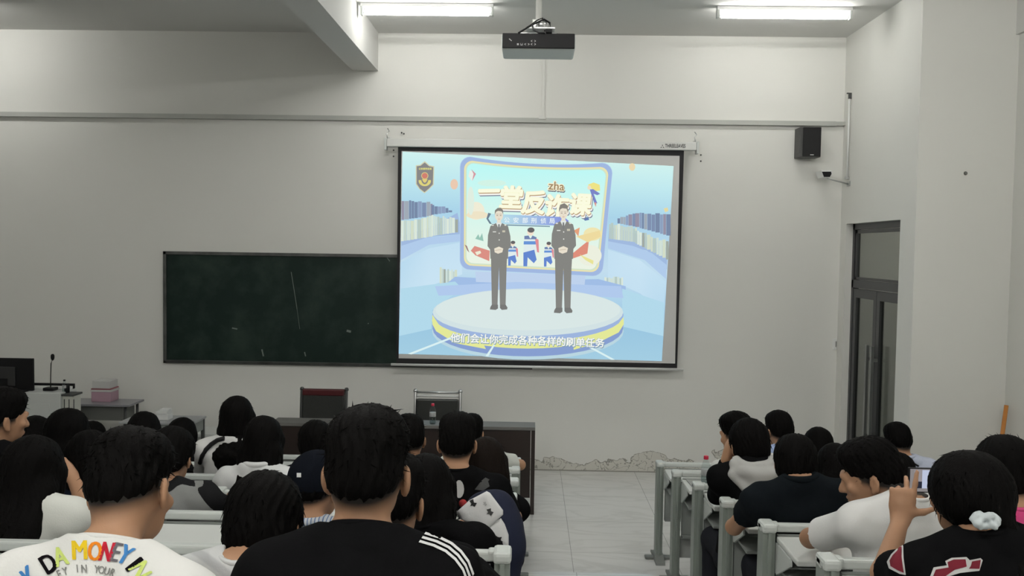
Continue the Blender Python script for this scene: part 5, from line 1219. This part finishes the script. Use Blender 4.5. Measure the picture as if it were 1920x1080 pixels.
# back print of the black tee in row four: plain pale patches
pale = cloth('pale_print', (.35, .36, .36)); gy = cloth('grey_print', (.055, .056, .056))
decal('back_print', [[(861 + 9 * math.cos(t), 917 + 17 * math.sin(t)) for t in [2 * PI * i / 14 for i in range(14)]]], qp['shirt'], pale, qp['root'], .003, 4)
decal('back_print', [[(890, 918), (900, 905), (914, 899), (918, 912), (906, 920)], [(902, 902), (910, 896), (918, 900), (912, 906)]], qp['shirt'], gy, qp['root'], .003, 4)

# navy backpack with a white star-printed flap on the aisle seat
bc = at(928, 985, 3.45); bz = tier(5) + .44
bk = thing('backpack', 'navy backpack with white star-printed flap on the aisle seat beside the smooth-haired woman', 'backpack', (bc.x, 3.30, bz))
bo = V(bk.location); L_ = lambda px, py, Y: at(px, py, Y) - bo
O = Ops(); O.cone(L_(930, 960, 3.40), L_(938, 1015, 3.34), .085, .092, .03).cone(L_(905, 960, 3.42), L_(945, 990, 3.42), .075, .075, .04).cone(L_(938, 1015, 3.34), V((.0, .02, .10)), .092, .10, .04).cone(V((-.02, .02, .10)), V((.02, .02, .09)), .09, .09, .03)
O.fn(wrinkle(.003, 20, 'pack')); v_, q_ = polygonise(O, .009); np_mesh('pack_body', v_, q_, cloth('navy_canvas', (.010, .013, .030)), bk)
def padded(name, px_pts, m_, depth, bulge, root, th=.016):
    """a padded cloth panel: the outline has real thickness and a curved face"""
    b = bmesh.new(); n = len(px_pts); pts = [at(x, y, depth(x, y)) for x, y in px_pts]; c = sum(pts, V()) / n; rings = []
    for f, o in ((1.0, th), (1.03, th * .5), (1.0, 0), (.9, -.008), (.6, -bulge * .7), (.25, -bulge)): rings.append([b.verts.new(c + (p - c) * f + V((0, o, 0))) for p in pts])
    for a, d in zip(rings, rings[1:]):
        for i in range(n): b.faces.new((a[i], a[(i + 1) % n], d[(i + 1) % n], d[i]))
    b.faces.new(rings[0][::-1]); b.faces.new(rings[-1])
    for f in b.faces: f.smooth = True
    bmesh.ops.recalc_face_normals(b, faces=b.faces[:]); bmesh.ops.translate(b, verts=b.verts[:], vec=-root.location)
    me = bpy.data.meshes.new(name); b.to_mesh(me); b.free(); me.materials.append(m_); o = bpy.data.objects.new(name, me); COL.objects.link(o); o.parent = root; return o
def dense(pts, n=5): return [(a[0] + (c[0] - a[0]) * t / n, a[1] + (c[1] - a[1]) * t / n) for a, c in zip(pts, pts[1:] + pts[:1]) for t in range(n)]
wc = cloth('white_canvas', (.60, .60, .60)); dpt = lambda x, y: 3.27 - (y - 925) * .0004
padded('lower_flap', dense([(905, 990), (922, 984), (939, 974), (946, 985), (953, 1004), (953, 1022), (925, 1024), (915, 1006)]), wc, lambda x, y: dpt(x, y) + .01, .012, bk)
fl = padded('star_flap', dense([(880, 940), (912, 923), (918, 926), (942, 958), (942, 966), (908, 998), (888, 984), (866, 975), (858, 960)]), wc, dpt, .012, bk)
lf = bpy.data.objects['lower_flap']
def star(cx, cy, r, rot): return [(cx + (r if i % 2 == 0 else r * .36) * math.cos(math.radians(rot + 36 * i)), cy + (r if i % 2 == 0 else r * .36) * math.sin(math.radians(rot + 36 * i))) for i in range(10)]
for i, (x, y, r, m_) in enumerate(((887, 944, 7.5, M_black), (918, 960, 7.5, gy), (909, 945, 4.5, mat('faded_star', (.35, .35, .35), .8)), (936, 1013, 8, M_black))): decal('star', [star(x, y, r, -80 + i * 9)], fl if y < 1000 else lf, m_, bk, .0045, 3)
O = Ops(); O.ell(L_(868, 944, 3.3), (.016, .014, .016), None, .01); v_, q_ = polygonise(O, .004); np_mesh('red_bobble', v_, q_, cloth('red_wool', (.30, .03, .03)), bk)
MB().tube([at(848, 955, 3.29), at(858, 962, 3.28), at(862, 972, 3.27), at(854, 976, 3.27), at(848, 966, 3.28)], .006, 8).build('buckle', M_chrome, bk)
